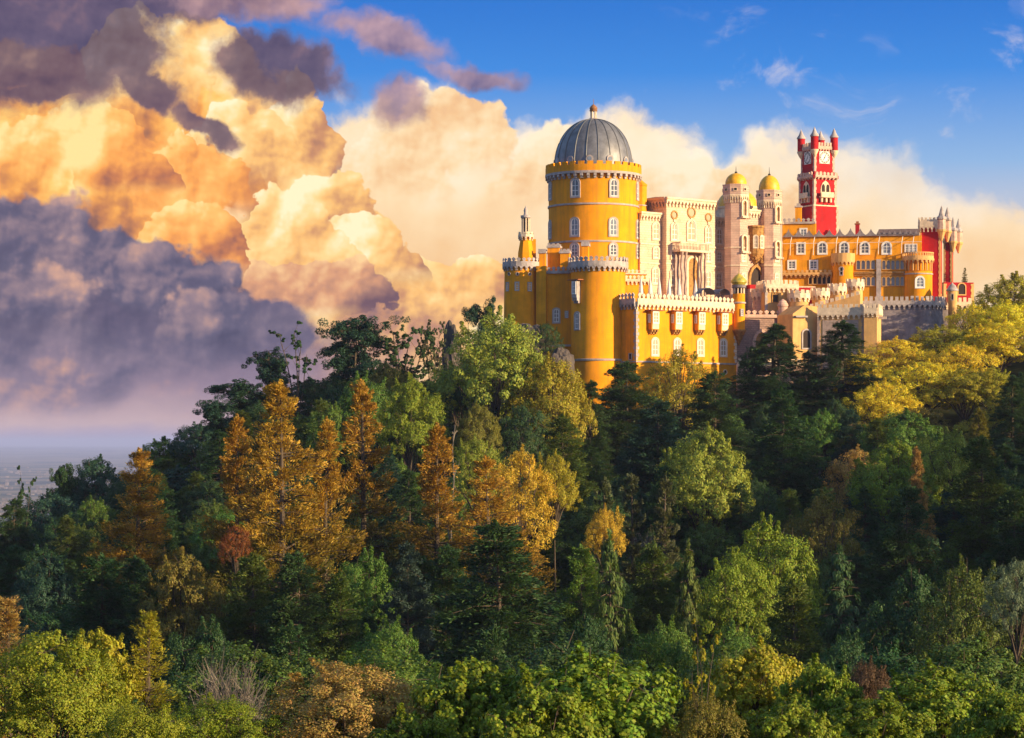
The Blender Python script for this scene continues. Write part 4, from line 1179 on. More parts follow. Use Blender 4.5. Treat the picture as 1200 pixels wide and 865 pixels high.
MB().box(0, xb, 0, 1.5, 0, zt).build('wall', DARKST, t.o)
parapet(MB(), Line(0, 0), xb, zt, pitch=1.05, proud=.5, corbel=.9, slab=.3, low=.5, mer=.9, kind='square').build('parapet', WHITE, t.o)
t = Thing('sentry_turret', 1116, 526, ZB - 6, 0, 'small round stone sentry turret with a domed cap, before the red pavilion', 'turret')
z0, z1, z2 = t.h(356), t.h(341), t.h(331)
MB().lathe([(.9, 0), (.9, z0), (1.1, z0 + .3), (1.1, z1)], 20).build('wall', CREAM, t.o, smooth=True)
MB().lathe([(1.0, z1 - .1), (1.35, z1), (1.35, z1 + .3), (1.1, z1 + .5), (.7, z1 + 1.2), (.2, z1 + 1.6), (.14, z1 + 1.7), (.05, z2)], 20).build('cap', GREY, t.o, smooth=True)
window(t.o, Ring(0, 0, 1.1), -.2, z0 + .8, .4, 1.2, 'rect', .12, GREY, DARK, None)

# ---- gate buildings under the twin towers
def drum(px, D, r, pyt, pyb, label, m_=CREAM):
    t = Thing('gate_turret', px, D, ZB - 2, 0, label, 'turret', 'round turrets of the gate')
    zt = t.h(pyt + 9)
    MB().lathe([(r * .94, 0), (r, zt)], 24).build('wall', m_, t.o, smooth=True)
    C = 2 * PI * r
    parapet(MB(), Ring(0, 0, r), C, zt - .1, pitch=C / 12, proud=.4, corbel=.9, slab=.3, low=.55, mer=.7, kind='square').build('parapet', WHITE, t.o)
    MB().lathe([(r * .9, zt - .1), (r * .9, zt + .3), (.05, zt + .3)], 20).build('roof', GREY, t.o)
    return t
drum(891, 508, 1.6, 338, 352, 'stubby pale round turret with white battlements at the left of the square gate tower', ROSE)
drum(936, 503, 2.05, 339.5, 359, 'wide round gate turret at the right side of the square gate tower')
drum(961, 508, 1.7, 337, 356, 'middle round gate turret, before the dark arcade of the gallery')
drum(981, 512, 1.7, 331.5, 355, 'round gate turret below the gallery wing round turret')
drum(1002, 517, 1.65, 326, 356, 'tallest round gate turret, touching the gallery arcade')
t = Thing('gate_tower', 897, 503, ZB - 2, R(10), 'square cream gate tower with one dark shield-like opening under white battlements', 'tower')
xb = t.px(934, 345)[0]; zt = t.px(915, 337)[1]
MB().box(0, xb, 0, 6, 0, zt).build('wall', CREAM, t.o)
quoins(t.o, 0, xb, 0, 6, 1, zt - .4, .5, GREY)
four_sides(t.o, 0, xb, 0, 6, zt - .1, 'parapet', WHITE, pitch=.95, proud=.45, corbel=.9, slab=.3, low=.55, mer=.8, kind='square')
x, z = t.px(908.5, 354); o = window(t.o, Line(0, 0), x, z, 1.1, 1.5, 'rect', .2, BRASS, DARK, None); 
m = MB()
for q in (-.55, 0, .55): m.box(x + q - .15, x + q + .15, -.15, 0, z + 1.75, z + 2.1)
m.build('carved_crest', BRASS, t.o)
x, z = t.px(903, 367); window(t.o, Line(0, 0), x, z - 1.2, .9, 1.6, 'arch', .2, CREAM, DARK, None)
t = Thing('red_roofed_lodge', 879, 514, ZB, R(15), 'little lodge with a red band under its eaves, left behind the gate tower', 'building')
xb = t.px(900, 340)[0]; zt = t.px(890, 338.5)[1]
MB().box(0, xb, 0, 4, 0, zt).build('wall', ROSE, t.o)
MB().box(-.1, xb + .1, -.1, 4.1, zt, zt + .85).build('red_frieze', RED, t.o)
t = Thing('red_screen_wall', 938, 516, ZB, R(5), 'short red wall showing between the gate turrets', 'wall')
xb = t.px(955, 340)[0]; zt = t.px(945, 337)[1]
MB().box(-2, xb, 0, 1.2, 0, zt).build('wall', RED, t.o)
MB().box(-2.1, xb + .1, -.1, 1.3, zt, zt + .25).build('coping', WHITE, t.o)
t = Thing('ramp_wall', 930, 500, ZB - 4, R(-14), 'slanting cream wall with white merlons, linking the gate turrets', 'wall')
xb = t.px(1008, 350)[0]; zt = t.px(940, 366)[1]; zt2 = t.px(1000, 345)[1]
ang = (zt2 - zt) / (xb)
m = MB(); m.add([(0, 0, 0), (xb, 0, 0), (xb, 0, zt2), (0, 0, zt), (0, 1, 0), (xb, 1, 0), (xb, 1, zt2), (0, 1, zt)], [(0, 1, 2, 3), (5, 4, 7, 6), (3, 2, 6, 7), (4, 0, 3, 7), (1, 5, 6, 2)])
m.build('wall', CREAM, t.o)
m = MB(); n = 13
for k in range(n):
    x = xb * (k + .5) / n; z = zt + (zt2 - zt) * (k + .5) / n
    m.box(x - .33, x + .33, .05, .6, z - .4, z + .75)
m.build('parapet', WHITE, t.o)
t = Thing('gate_building', 1013, 486, ZB - 6, R(-14), 'broad gate front with white battlements over a grey recessed panel and lit right pier', 'building')
xa = t.px(958, 370)[0]; xb = t.px(1013, 370)[0]; zt = t.px(985, 369)[1]
MB().box(xa, xb, 0, 9, 0, zt).build('wall', CREAM, t.o)
parapet(MB(), Line(xa, 0), xb - xa, zt, pitch=1.0, proud=.5, corbel=.9, slab=.35, low=1.1, mer=.7, kind='square').build('parapet', WHITE, t.o)
x0, z0 = t.px(964, 400); x1, z1 = t.px(1006, 375)
MB().box(x0, x1, -.1, 0, 0, z1).build('grey_panel', WARMST, t.o)
quoins(t.o, xa, xb, 0, 9, 1, zt - .4, .6, WARMST)
p = MB().box(xb, xb + 2.6, -.9, 8, 0, zt + .3).build('pier', CREAM, t.o)
four_sides(p, xb, xb + 2.6, -.9, 8, zt + .2, 'parapet', WHITE, pitch=1.0, proud=.4, corbel=.8, slab=.3, low=.8, mer=.8, kind='square')
m = MB().box(xb + 2.6, xb + 4.3, 1.0, 1.6, zt - .9, zt - .4); m.build('water_spout', GREY, p)
t = Thing('ochre_gatehouse', 958, 490, ZB - 6, R(20), 'plain cream gatehouse wall with a sloping top, left of the gate front', 'building')
xa = t.px(929, 390)[0]; z0 = t.px(931, 368)[1]; z1 = t.px(955, 356)[1]; xm = t.px(943, 360)[0]
m = MB(); pts = [(xa, 0), (0, 0), (0, z1 - .6), (xm, z1 - .3), (xa, z0)]
m.ext(pts, -7, 0, Line(0, 0)); m.build('wall', CREAM, t.o)
x, z = t.px(938, 371); MB().box(x - 1.3, x + 1.3, -.7, 0, z - .2, z + .15).build('ledge', GREY, t.o)
x, z = t.px(945, 402); window(t.o, Line(0, 0), x, z - 1, 1.6, 3.6, 'arch', .3, GREY, DARK, None)
t = Thing('rampart', 866, 500, ZB - 6, R(12), 'rough reddish rubble rampart with a pale arch, right of the terrace block', 'wall')
xb = t.px(937, 380)[0]; zt = t.px(900, 372)[1]
MB().box(-3, xb, 0, 6, 0, zt).build('wall', RUBBLE, t.o)
parapet(MB(), Line(0, 0), xb, zt - .1, pitch=1.3, proud=.4, corbel=0, slab=.3, low=.4, mer=.9, kind='fleur').build('parapet', ROSE, t.o)
x, z = t.px(892, 408); window(t.o, Line(0, 0), x, z - 2, 2.6, 5.4, 'pointed', .6, ROSE, BRASS, None, proud=.3, name='archway')
x, z = t.px(917, 372); o = MB().lathe([(.2, z - 2.6), (1.0, z - 1), (1.0, z + 2.2), (1.15, z + 2.3), (1.15, z + 2.6), (.7, z + 3.4), (.1, z + 3.8)], 16, x, -.2).build('sentry_box', ROSE, t.o, smooth=True)
t = Thing('garden_wall', 864, 480, ZB - 6, R(8), 'low pale crenellated garden wall just above the tree tops', 'wall')
xb = t.px(953, 425)[0]; zt = t.px(900, 427)[1]
MB().box(0, xb, 0, .8, 0, zt).build('wall', ROSE, t.o)
parapet(MB(), Line(0, 0), xb, zt - .2, pitch=1.2, proud=.25, corbel=.5, slab=.3, low=.3, mer=.7, kind='square').build('parapet', WHITE, t.o)

# ================================================================ THE GROUND
YS = np.array([-80, -10, 40, 90, 116, 150, 200, 280, 350, 420, 450, 470, 485, 505, 570, 640, 760, 1000, 2000, 4000.])
XS = np.array([-320, -160, -100, -50, 0, 25, 60, 100, 150, 200, 320.])
TB = np.array([
    [-6, -4, -3, -2, -2, -2, -3, -4, -8, -12, -20],
    [-9, -5, -3, -2, -1.8, -1.8, -2, -4, -8, -10, -16],
    [-16, -13, -10, -8.5, -8, -8, -8.5, -10, -12, -12, -10],
    [-30, -24, -19, -15.5, -14.5, -14.5, -15, -16, -18, -14, -8],
    [-33, -27, -21, -16.5, -15.5, -15.5, -16, -18, -18, -10, -4],
    [-48, -42, -37, -33, -31, -31, -30, -28, -14, 4, 12],
    [-56, -50, -46, -42, -40, -40, -38, -28, 2, 24, 24],
    [-60, -52, -42, -31, -31, -32, -30, -18, 8, 26, 26],
    [-64, -55, -40, -23, -20, -22, -20, -12, 6, 18, 20],
    [-70, -58, -36, -9, -10, -14, -12, -4, 4, 8, 8],
    [-74, -60, -35, 0, -2, -7, -4, 4, 8, 8, 4],
    [-76, -62, -35, 2, 1, 0, 2, 8, 12, 10, 2],
    [-80, -64, -38, 3, 7, 8, 9, 13, 14, 10, 0],
    [-84, -68, -44, 1, 12, 13, 14, 17, 16, 8, -4],
    [-94, -78, -60, -8, 12, 14, 15, 19, 16, 4, -16],
    [-110, -96, -84, -50, -20, -14, -8, -6, -10, -24, -50],
    [-140, -130, -122, -110, -96, -92, -88, -86, -90, -100, -110],
    [-175, -172, -170, -168, -166, -166, -166, -166, -166, -168, -170],
    [-190, -190, -190, -190, -190, -190, -190, -190, -190, -190, -190],
    [-200, -200, -200, -200, -200, -200, -200, -200, -200, -200, -200.]])


def hermite(xs, ys, x):
    """monotone-ish cubic through the table, along axis 0 of ys"""
    x = np.clip(x, xs[0], xs[-1])
    i = np.clip(np.searchsorted(xs, x) - 1, 0, len(xs) - 2)
    h = (xs[i + 1] - xs[i]); t = (x - xs[i]) / h
    d = np.gradient(ys, xs, axis=0)
    a = t * t * (3 - 2 * t)
    sh = (slice(None),) + (None,) * (ys.ndim - 1)
    h, t, a = h[sh], t[sh], a[sh]
    return ys[i] * (1 - a) + ys[i + 1] * a + h * (t * (1 - t) ** 2 * d[i] - t * t * (1 - t) * d[i + 1])


def ground_z(x, y):
    x = np.atleast_1d(np.asarray(x, float)); y = np.atleast_1d(np.asarray(y, float))
    rows = hermite(YS, TB, y)                                   # one table row for every point
    out = np.empty(len(x))
    for k in range(len(x)):
        out[k] = hermite(XS, rows[k], np.array([x[k]]))[0]
    near = np.clip((900 - np.hypot(x, y)) / 300, 0, 1)
    out += near * (.8 * np.sin(x * .21 + 1.3) * np.cos(y * .17) + .5 * np.sin(x * .5 + y * .43))
    r = np.hypot(x, y)
    far = np.clip((r - 16000) / 26000, 0, 1)
    out += far ** 1.2 * 105 * (0.72 + .28 * np.sin(np.arctan2(x, y) * 23.0) * np.cos(np.arctan2(x, y) * 57 + 1))
    out += np.clip((r - 4000) / 4000, 0, 1) * 6 * np.sin(x / 900.0) * np.cos(y / 1300.0)
    return out


def spread(a, b, step, far, grow=1.35):
    v = list(np.arange(a, b + .1, step)); s = step
    lo = [a]; hi = [b]
    while hi[-1] < far: s *= grow; hi.append(hi[-1] + s); lo.append(lo[-1] - s)
    return np.array(sorted(set(lo[1:]) | set(v) | set(hi[1:])))


gx = spread(-260, 320, 6, 80000); gy = spread(-60, 760, 6, 80000)
GX, GY = np.meshgrid(gx, gy)
GZ = ground_z(GX.ravel(), GY.ravel())
nx, ny = len(gx), len(gy)
idx = np.arange(nx * ny).reshape(ny, nx)
me = bpy.data.meshes.new('ground')
quads = np.stack([idx[:-1, :-1], idx[:-1, 1:], idx[1:, 1:], idx[1:, :-1]], -1).reshape(-1, 4)
me.from_pydata(np.stack([GX.ravel(), GY.ravel(), GZ], 1).tolist(), [], quads.tolist())
me.polygons.foreach_set('use_smooth', [True] * len(me.polygons))
gm = bpy.data.materials.new('undergrowth_and_fields'); gm.use_nodes = True
nt = gm.node_tree; b = nt.nodes['Principled BSDF']; b.inputs['Roughness'].default_value = .95; b.inputs['Specular IOR Level'].default_value = .1
g = nt.nodes.new('ShaderNodeNewGeometry')
def gnoise(scale, detail, stops):
    n = nt.nodes.new('ShaderNodeTexNoise'); n.inputs['Scale'].default_value = scale; n.inputs['Detail'].default_value = detail
    nt.links.new(g.outputs['Position'], n.inputs['Vector'])
    r = nt.nodes.new('ShaderNodeValToRGB'); e = r.color_ramp.elements
    while len(e) < len(stops): e.new(.5)
    for k, (p, c) in enumerate(stops): e[k].position = p; e[k].color = (*c, 1)
    nt.links.new(n.outputs['Fac'], r.inputs['Fac']); return r.outputs['Color']
nearc = gnoise(.35, 8, [(.3, (.010, .016, .006)), (.55, (.025, .035, .012)), (.75, (.06, .045, .02))])
farc = gnoise(.0011, 8, [(.34, (.015, .03, .02)), (.46, (.08, .09, .05)), (.56, (.26, .20, .12)), (.66, (.03, .05, .03))])
sx = nt.nodes.new('ShaderNodeVectorMath'); sx.operation = 'LENGTH'; nt.links.new(g.outputs['Position'], sx.inputs[0])
mr = nt.nodes.new('ShaderNodeMapRange'); mr.inputs[1].default_value = 900; mr.inputs[2].default_value = 2500; nt.links.new(sx.outputs['Value'], mr.inputs[0])
mx = nt.nodes.new('ShaderNodeMix'); mx.data_type = 'RGBA'
nt.links.new(mr.outputs[0], mx.inputs[0]); nt.links.new(nearc, mx.inputs[6]); nt.links.new(farc, mx.inputs[7]); nt.links.new(mx.outputs[2], b.inputs['Base Color'])
me.materials.append(gm); me.update()
ground = link('ground', me); ground['kind'] = 'structure'

# far-off town on the plain: pale blocks too small and too many to tell apart
rg = random.Random(11); m = MB()
def town(cx, cy, sx_, sy_, n, hmax):
    for k in range(n):
        x = rg.gauss(cx, sx_); y = rg.gauss(cy, sy_)
        z = float(ground_z([x], [y])[0]); w = rg.uniform(8, 22); d = rg.uniform(9, 24); h = rg.uniform(6, hmax)
        m.box(x - w / 2, x + w / 2, y - d / 2, y + d / 2, z - 4, z + h)
town(-1500, 8600, 260, 900, 130, 9); town(-2050, 10500, 420, 1400, 130, 11); town(-2700, 14500, 900, 2200, 140, 14); town(-1350, 7300, 260, 600, 40, 9)
o = m.build('town', mat('pale_town_walls', (.20, .17, .16), var=.6, scale=.02)); o['kind'] = 'stuff'
o['label'] = 'pale far-off town spread over the hazy plain'; o['category'] = 'town'

# evening air: even haze round the scene
hm = bpy.data.materials.new('evening_haze'); hm.use_nodes = True
nt = hm.node_tree; nt.nodes.clear()
v = nt.nodes.new('ShaderNodeVolumePrincipled'); v.inputs['Density'].default_value = 4.5e-5; v.inputs['Color'].default_value = (.50, .58, .96, 1)
v.inputs['Anisotropy'].default_value = 0.0
out = nt.nodes.new('ShaderNodeOutputMaterial'); nt.links.new(v.outputs[0], out.inputs['Volume'])
hz_ = MB().box(-82000, 82000, -82000, 82000, -260, 80).build('haze', hm); hz_['kind'] = 'stuff'
hm.cycles.homogeneous_volume = True

# ================================================================ TREES
def leaf_mat(name, c, trans=0.30, hue=0.05, val=0.35, lower=None):
    m = bpy.data.materials.new(name); m.use_nodes = True
    nt = m.node_tree; nt.nodes.clear(); N = nt.nodes.new; L = nt.links.new
    g = N('ShaderNodeNewGeometry'); oi = N('ShaderNodeObjectInfo')
    hs = N('ShaderNodeHueSaturation'); hs.inputs['Color'].default_value = (*c, 1)
    def rng(src, lo, hi):
        r = N('ShaderNodeMapRange'); r.inputs[3].default_value = lo; r.inputs[4].default_value = hi; L(src, r.inputs[0]); return r.outputs[0]
    a = rng(g.outputs['Random Per Island'], -hue * .6, hue * .6); b = rng(oi.outputs['Random'], .5 - hue * .10, .5 + hue * .5)
    ad = N('ShaderNodeMath'); ad.operation = 'ADD'; L(a, ad.inputs[0]); L(b, ad.inputs[1]); L(ad.outputs[0], hs.inputs['Hue'])
    t = N('ShaderNodeTexCoord'); n = N('ShaderNodeTexNoise'); n.inputs['Scale'].default_value = .45; n.inputs['Detail'].default_value = 3
    L(t.outputs['Object'], n.inputs['Vector'])
    v1 = rng(n.outputs['Fac'], 1 - val * 1.2, 1 + val * 1.2); ml = N('ShaderNodeMath'); ml.operation = 'MULTIPLY'
    v2 = N('ShaderNodeMath'); v2.operation = 'FRACT'; v3 = N('ShaderNodeMath'); v3.operation = 'MULTIPLY'; v3.inputs[1].default_value = 7.13
    L(g.outputs['Random Per Island'], v3.inputs[0]); L(v3.outputs[0], v2.inputs[0])
    L(rng(v2.outputs[0], 1 - val, 1 + val), ml.inputs[0]); L(v1, ml.inputs[1]); L(ml.outputs[0], hs.inputs['Value'])
    d = N('ShaderNodeBsdfPrincipled'); d.inputs['Roughness'].default_value = .55; d.inputs['Specular IOR Level'].default_value = .25
    L(hs.outputs[0], d.inputs['Base Color'])
    if lower:                                                    # boughs still green low on the tree, turned gold higher up
        g2 = N('ShaderNodeSeparateXYZ'); L(t.outputs['Object'], g2.inputs[0])
        n4 = N('ShaderNodeTexNoise'); n4.inputs['Scale'].default_value = .55; n4.inputs['Detail'].default_value = 4; L(t.outputs['Object'], n4.inputs['Vector'])
        ma = N('ShaderNodeMath'); ma.operation = 'MULTIPLY_ADD'; ma.inputs[1].default_value = 22; L(n4.outputs['Fac'], ma.inputs[0]); L(g2.outputs[2], ma.inputs[2])
        r2 = N('ShaderNodeMapRange'); r2.inputs[1].default_value = 21; r2.inputs[2].default_value = 29; L(ma.outputs[0], r2.inputs[0])
        cm = N('ShaderNodeMix'); cm.data_type = 'RGBA'; cm.inputs[6].default_value = (*lower, 1); cm.inputs[7].default_value = (*c, 1); L(r2.outputs[0], cm.inputs[0])
        L(cm.outputs[2], hs.inputs['Color'])
    tr = N('ShaderNodeBsdfTranslucent')
    tc_ = N('ShaderNodeMix'); tc_.data_type = 'RGBA'; tc_.blend_type = 'MULTIPLY'; tc_.inputs[0].default_value = 1; tc_.inputs[7].default_value = (1.25, 1.15, .6, 1)
    L(hs.outputs[0], tc_.inputs[6]); L(tc_.outputs[2], tr.inputs['Color'])
    mx = N('ShaderNodeMixShader'); mx.inputs[0].default_value = trans
    L(d.outputs[0], mx.inputs[1]); L(tr.outputs[0], mx.inputs[2])
    out = N('ShaderNodeOutputMaterial'); L(mx.outputs[0], out.inputs['Surface'])
    return m


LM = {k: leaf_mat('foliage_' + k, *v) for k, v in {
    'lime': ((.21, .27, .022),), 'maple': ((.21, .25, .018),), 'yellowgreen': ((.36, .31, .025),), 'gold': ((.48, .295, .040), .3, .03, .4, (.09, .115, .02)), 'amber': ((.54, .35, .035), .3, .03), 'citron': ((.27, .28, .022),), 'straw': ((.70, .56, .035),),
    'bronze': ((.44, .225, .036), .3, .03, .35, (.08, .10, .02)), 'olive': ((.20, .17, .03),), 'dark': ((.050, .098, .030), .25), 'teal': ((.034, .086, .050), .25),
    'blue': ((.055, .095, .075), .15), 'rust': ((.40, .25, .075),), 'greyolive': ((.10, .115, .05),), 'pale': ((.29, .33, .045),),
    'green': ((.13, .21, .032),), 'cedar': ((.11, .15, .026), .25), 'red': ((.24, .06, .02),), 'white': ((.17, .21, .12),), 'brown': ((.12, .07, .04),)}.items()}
BARK = mat('bark', (.10, .075, .055), var=.4, scale=2, bump=.03)
BARKP = mat('pale_bark', (.20, .17, .145), var=.35, scale=2, bump=.02)


def unit(v): return v / np.maximum(1e-6, np.linalg.norm(v, axis=-1, keepdims=True))


def leaf_mesh(name, P, N, size, aspect, rng, droop=0.0, lobed=False, T=None):
    """one small folded leaf or spray face per point"""
    n = len(P); N = unit(N)
    t = unit(np.cross(N, unit(rng.normal(size=(n, 3)))))
    if T is not None: t = unit(T + .45 * t); N = unit(N - t * (N * t).sum(1)[:, None])
    if droop: t = unit(t + np.array([0, 0, -droop])); 
    b = unit(np.cross(N, t)); N = np.cross(t, b)
    s = (size * rng.uniform(.65, 1.3, n))[:, None]
    if lobed:
        prof = [(-.5, 0, 0), (-.15, .38, .05), (.02, .22, .0), (.18, .46, .08), (.2, .16, 0), (.55, 0, .1), (.2, -.16, 0), (.18, -.46, .08), (.02, -.22, 0), (-.15, -.38, .05)]
    else:
        prof = [(-.5, 0, .06), (.05, .5 * aspect, -.04), (.5, 0, .10), (.05, -.5 * aspect, -.04)]
    k = len(prof)
    V = np.empty((n, k, 3))
    for j, (a, c, e) in enumerate(prof): V[:, j] = P + s * (a * t + c * b - e * N)
    me = bpy.data.meshes.new(name)
    me.vertices.add(n * k); me.vertices.foreach_set('co', V.astype(np.float32).ravel())
    me.loops.add(n * k); me.loops.foreach_set('vertex_index', np.arange(n * k, dtype=np.int32))
    me.polygons.add(n); me.polygons.foreach_set('loop_start', np.arange(0, n * k, k, dtype=np.int32))
    me.polygons.foreach_set('loop_total', np.full(n, k, dtype=np.int32))
    me.update(calc_edges=True)
    me.materials.append(LM['green'])
    return me


def clumps(rng, C, O, r, n, flat=1.0, nz=.25, spread=.75):
    """leaf points and normals for clumps at C facing O; r per clump, n leaves each"""
    C = np.repeat(C, n, 0); O = np.repeat(O, n, 0); rr = np.repeat(r, n)[:, None]
    d = unit(rng.normal(size=C.shape)) * rng.uniform(.35, 1.0, (len(C), 1)) ** .6
    d[:, 2] *= flat
    P = C + d * rr
    N = O * .75 + d * .8 + rng.normal(size=C.shape) * spread * .5 + np.array([0, 0, nz])
    return P, N


def sprays(rng, C, D, O, ln_, n, wide=.45, tall=.3, nz=.3):
    """needle faces strewn along short shoots: C shoot root, D its direction, O which way it faces"""
    k = len(C); C = np.repeat(C, n, 0); D = np.repeat(D, n, 0); O = np.repeat(O, n, 0); L = np.repeat(ln_, n)[:, None]
    u = rng.uniform(-.35, 1.0, (len(C), 1))
    S = unit(np.cross(D, np.array([0, 0, 1.0])) + 1e-4); V = np.cross(S, D)
    w = (1.05 - .75 * np.clip(u, 0, 1))
    a = rng.normal(size=(len(C), 1)) * wide * w; b = rng.normal(size=(len(C), 1)) * tall * w
    P = C + L * (D * u + S * a + V * b)
    N = O * .5 + S * a * 1.2 + V * (b * 1.6 + .25) + np.array([0, 0, nz]) + rng.normal(size=C.shape) * .35
    return P, N, unit(D + S * a * .9 + V * b * .5)


def mesh_of(mb, name, m):
    return mb.mesh(name, m, True)


def broadleaf(seed, H, Rr, cb, leaf, lobes=15, cl=16, per=42, lobed=False, shoots=14, bark=None, top=1.0):
    rng = np.random.default_rng(seed)
    zc = (cb + H) / 2; az_ = (H - cb) / 2
    L = []; 
    k = 0
    while len(L) < lobes and k < 4000:
        k += 1
        d = unit(rng.normal(size=3)); d[2] = abs(d[2]) * 1.1 - .35
        d = unit(d)
        q = rng.uniform(.50, .74)
        c = np.array([d[0] * Rr * q, d[1] * Rr * q, zc + d[2] * az_ * q * top])
        r = rng.uniform(.26, .42) * Rr
        if all(np.linalg.norm(c - c2) > .62 * (r + r2) for c2, r2 in L): L.append((c, r))
    L.append((np.array([0, 0, zc]), Rr * .42)); L.append((np.array([rng.uniform(-.1, .1) * Rr, rng.uniform(-.1, .1) * Rr, H - Rr * .30]), Rr * .30))
    Cs, Os, Rs = [], [], []
    ctr = np.array([0, 0, cb + (H - cb) * .35])
    for c, r in L:
        o = unit(c - ctr)
        m = max(6, int(cl * (r / (.34 * Rr)) ** 2))
        d = unit(rng.normal(size=(m * 3, 3)) + o * .55 + np.array([0, 0, .25]))[:m]
        Cs.append(c + d * r * rng.uniform(.72, 1.2, (m, 1)) * np.array([1, 1, .85])); Os.append(unit(d + o * .4)); Rs.append(r * rng.uniform(.24, .40, m))
    for q in range(shoots):
        c, r = L[rng.integers(len(L))]
        d = unit(unit(c - ctr) * .7 + rng.normal(size=3) * .35 + np.array([0, 0, .7]))
        for j in range(3):
            Cs.append((c + d * r * (.95 + .22 * j))[None]); Os.append(d[None]); Rs.append(np.array([r * (.24 - .055 * j)]))
    C, O, r = np.concatenate(Cs), np.concatenate(Os), np.concatenate(Rs)
    C[:, 2] -= max(0, (C[:, 2] + r).max() - H)
    P, N = clumps(rng, C, O, r, per, .8)
    cr = leaf_mesh('crown', P, N, leaf, .62, rng, .25, lobed)
    mb = MB(); lb = MB(); tr = Rr * .055
    mb.tube([(0, 0, -1), (0, 0, cb * .5), (.1 * Rr * rng.uniform(-1, 1), .1 * Rr * rng.uniform(-1, 1), cb), (0, 0, zc)], [tr * 1.5, tr, tr * .85, tr * .4], 8)
    for c, rr in L:
        z0 = cb * rng.uniform(.55, 1.0); mid = np.array([c[0] * .45, c[1] * .45, z0 + (c[2] - z0) * .6])
        lb.tube([(0, 0, z0), mid, c], [tr * .55, tr * .33, tr * .12], 5)
        for q in range(3):
            e = c + unit(rng.normal(size=3) + np.array([0, 0, .4])) * rr * .9
            lb.tube([c, e], [tr * .14, tr * .05], 4)
    return cr, mesh_of(mb, 'trunk', bark or BARK), mesh_of(lb, 'limbs', bark or BARK)


def conifer(seed, H, Rr, cb, leaf, style, whorls=15, per=30, nb=6, power=.8, aspect=.35, dens=1.0):
    rng = np.random.default_rng(seed)
    Cs, Os, Rs, Ds = [], [], [], []
    mb = MB(); tr = .012 * H + .08
    bend = rng.uniform(-.02, .02, 2) * H
    ax = lambda z: np.array([bend[0] * (z / H) ** 2, bend[1] * (z / H) ** 2, z])
    mb.tube([ax(z) for z in np.linspace(-1, H * .97, 9)], list(np.linspace(tr * 1.3, .05, 9)), 7)
    for w in range(whorls):
        u = (w + rng.uniform(-.8, .8) * (1.1 - w / whorls)) / whorls; u = min(max(u, 0), .985)
        z0_ = cb + (H - cb) * u
        Rz = Rr * ((1 - u) ** power * .96 + .04) * (1.0 if style != 'golden' else rng.uniform(.75, 1.15))
        for k in range(max(4, round(nb * (1 - .35 * u)))):
            z = min(H * .985, max(.5, z0_ + rng.normal() * .022 * H * (1 - u))); a = rng.uniform(0, 2 * PI); ln_ = Rz * rng.uniform(.5, 1.15)
            if style == 'golden': rise = ln_ * rng.uniform(-.10, .26)
            elif style == 'cedar': rise = ln_ * rng.uniform(-.30, .22)
            elif style == 'spruce': rise = ln_ * rng.uniform(-.50, .08)
            elif style == 'weeping': rise = ln_ * rng.uniform(-.1, .25)
            else: rise = ln_ * rng.uniform(0, .2)
            d = np.array([math.cos(a), math.sin(a), 0]); p0 = ax(z)
            tip = p0 + d * ln_ + np.array([0, 0, rise]); mid = (p0 + tip) / 2 + np.array([0, 0, .06 * ln_])
            mb.tube([p0, mid, tip], [tr * .32 * (1 - .6 * u), tr * .2 * (1 - .6 * u), .02], 4)
            m = max(2, int(round((ln_ / (.95 if style != 'golden' else 1.05)) * dens)))
            for j in range(m):
                f = .28 + .75 * (j + rng.uniform(.2, .8)) / m
                side = rng.normal() * ln_ * .13 * f
                c = p0 + (tip - p0) * f + np.array([-d[1] * side, d[0] * side, rng.normal() * .15 + (.1 if style == 'golden' else -.05) * ln_ * f * f])
                rr = rng.uniform(.6, 1.05) * (.34 + .105 * Rr) * (.6 + .4 * (1 - u))
                if style == 'weeping': c[2] -= rr * .9
                sd2 = rng.normal() * .45
                Ds.append(unit(d + np.array([-d[1] * sd2, d[0] * sd2, {'golden': .55, 'cedar': .05, 'spruce': -.18, 'weeping': -2.2}.get(style, .9) + rng.normal() * .18])))
                Cs.append(c); Os.append(unit(d * .7 + np.array([0, 0, .75 if style != 'weeping' else -.1]))); Rs.append(rr)
    for q in range(4): Cs.append(ax(H - .3 - q * .45 * H / 24)); Os.append(np.array([0, 0, 1.])); Rs.append(.28 + q * .12); Ds.append(np.array([rng.normal() * .3, rng.normal() * .3, 1.]))
    C, O, r = np.array(Cs), np.array(Os), np.array(Rs)
    D = unit(np.array(Ds))
    wide, tall, k = {'golden': (.42, .40, 1.15), 'cedar': (.60, .27, 1.45), 'spruce': (.48, .42, 1.2), 'weeping': (.32, .30, 1.25)}.get(style, (.4, .4, 1.1))
    P, N, T = sprays(rng, C, D, O, r * k, per, wide, tall)
    cr = leaf_mesh('crown', P, N, leaf, aspect, rng, {'weeping': .5, 'spruce': .15}.get(style, .0), False, T)
    return cr, mesh_of(mb, 'trunk', BARK)


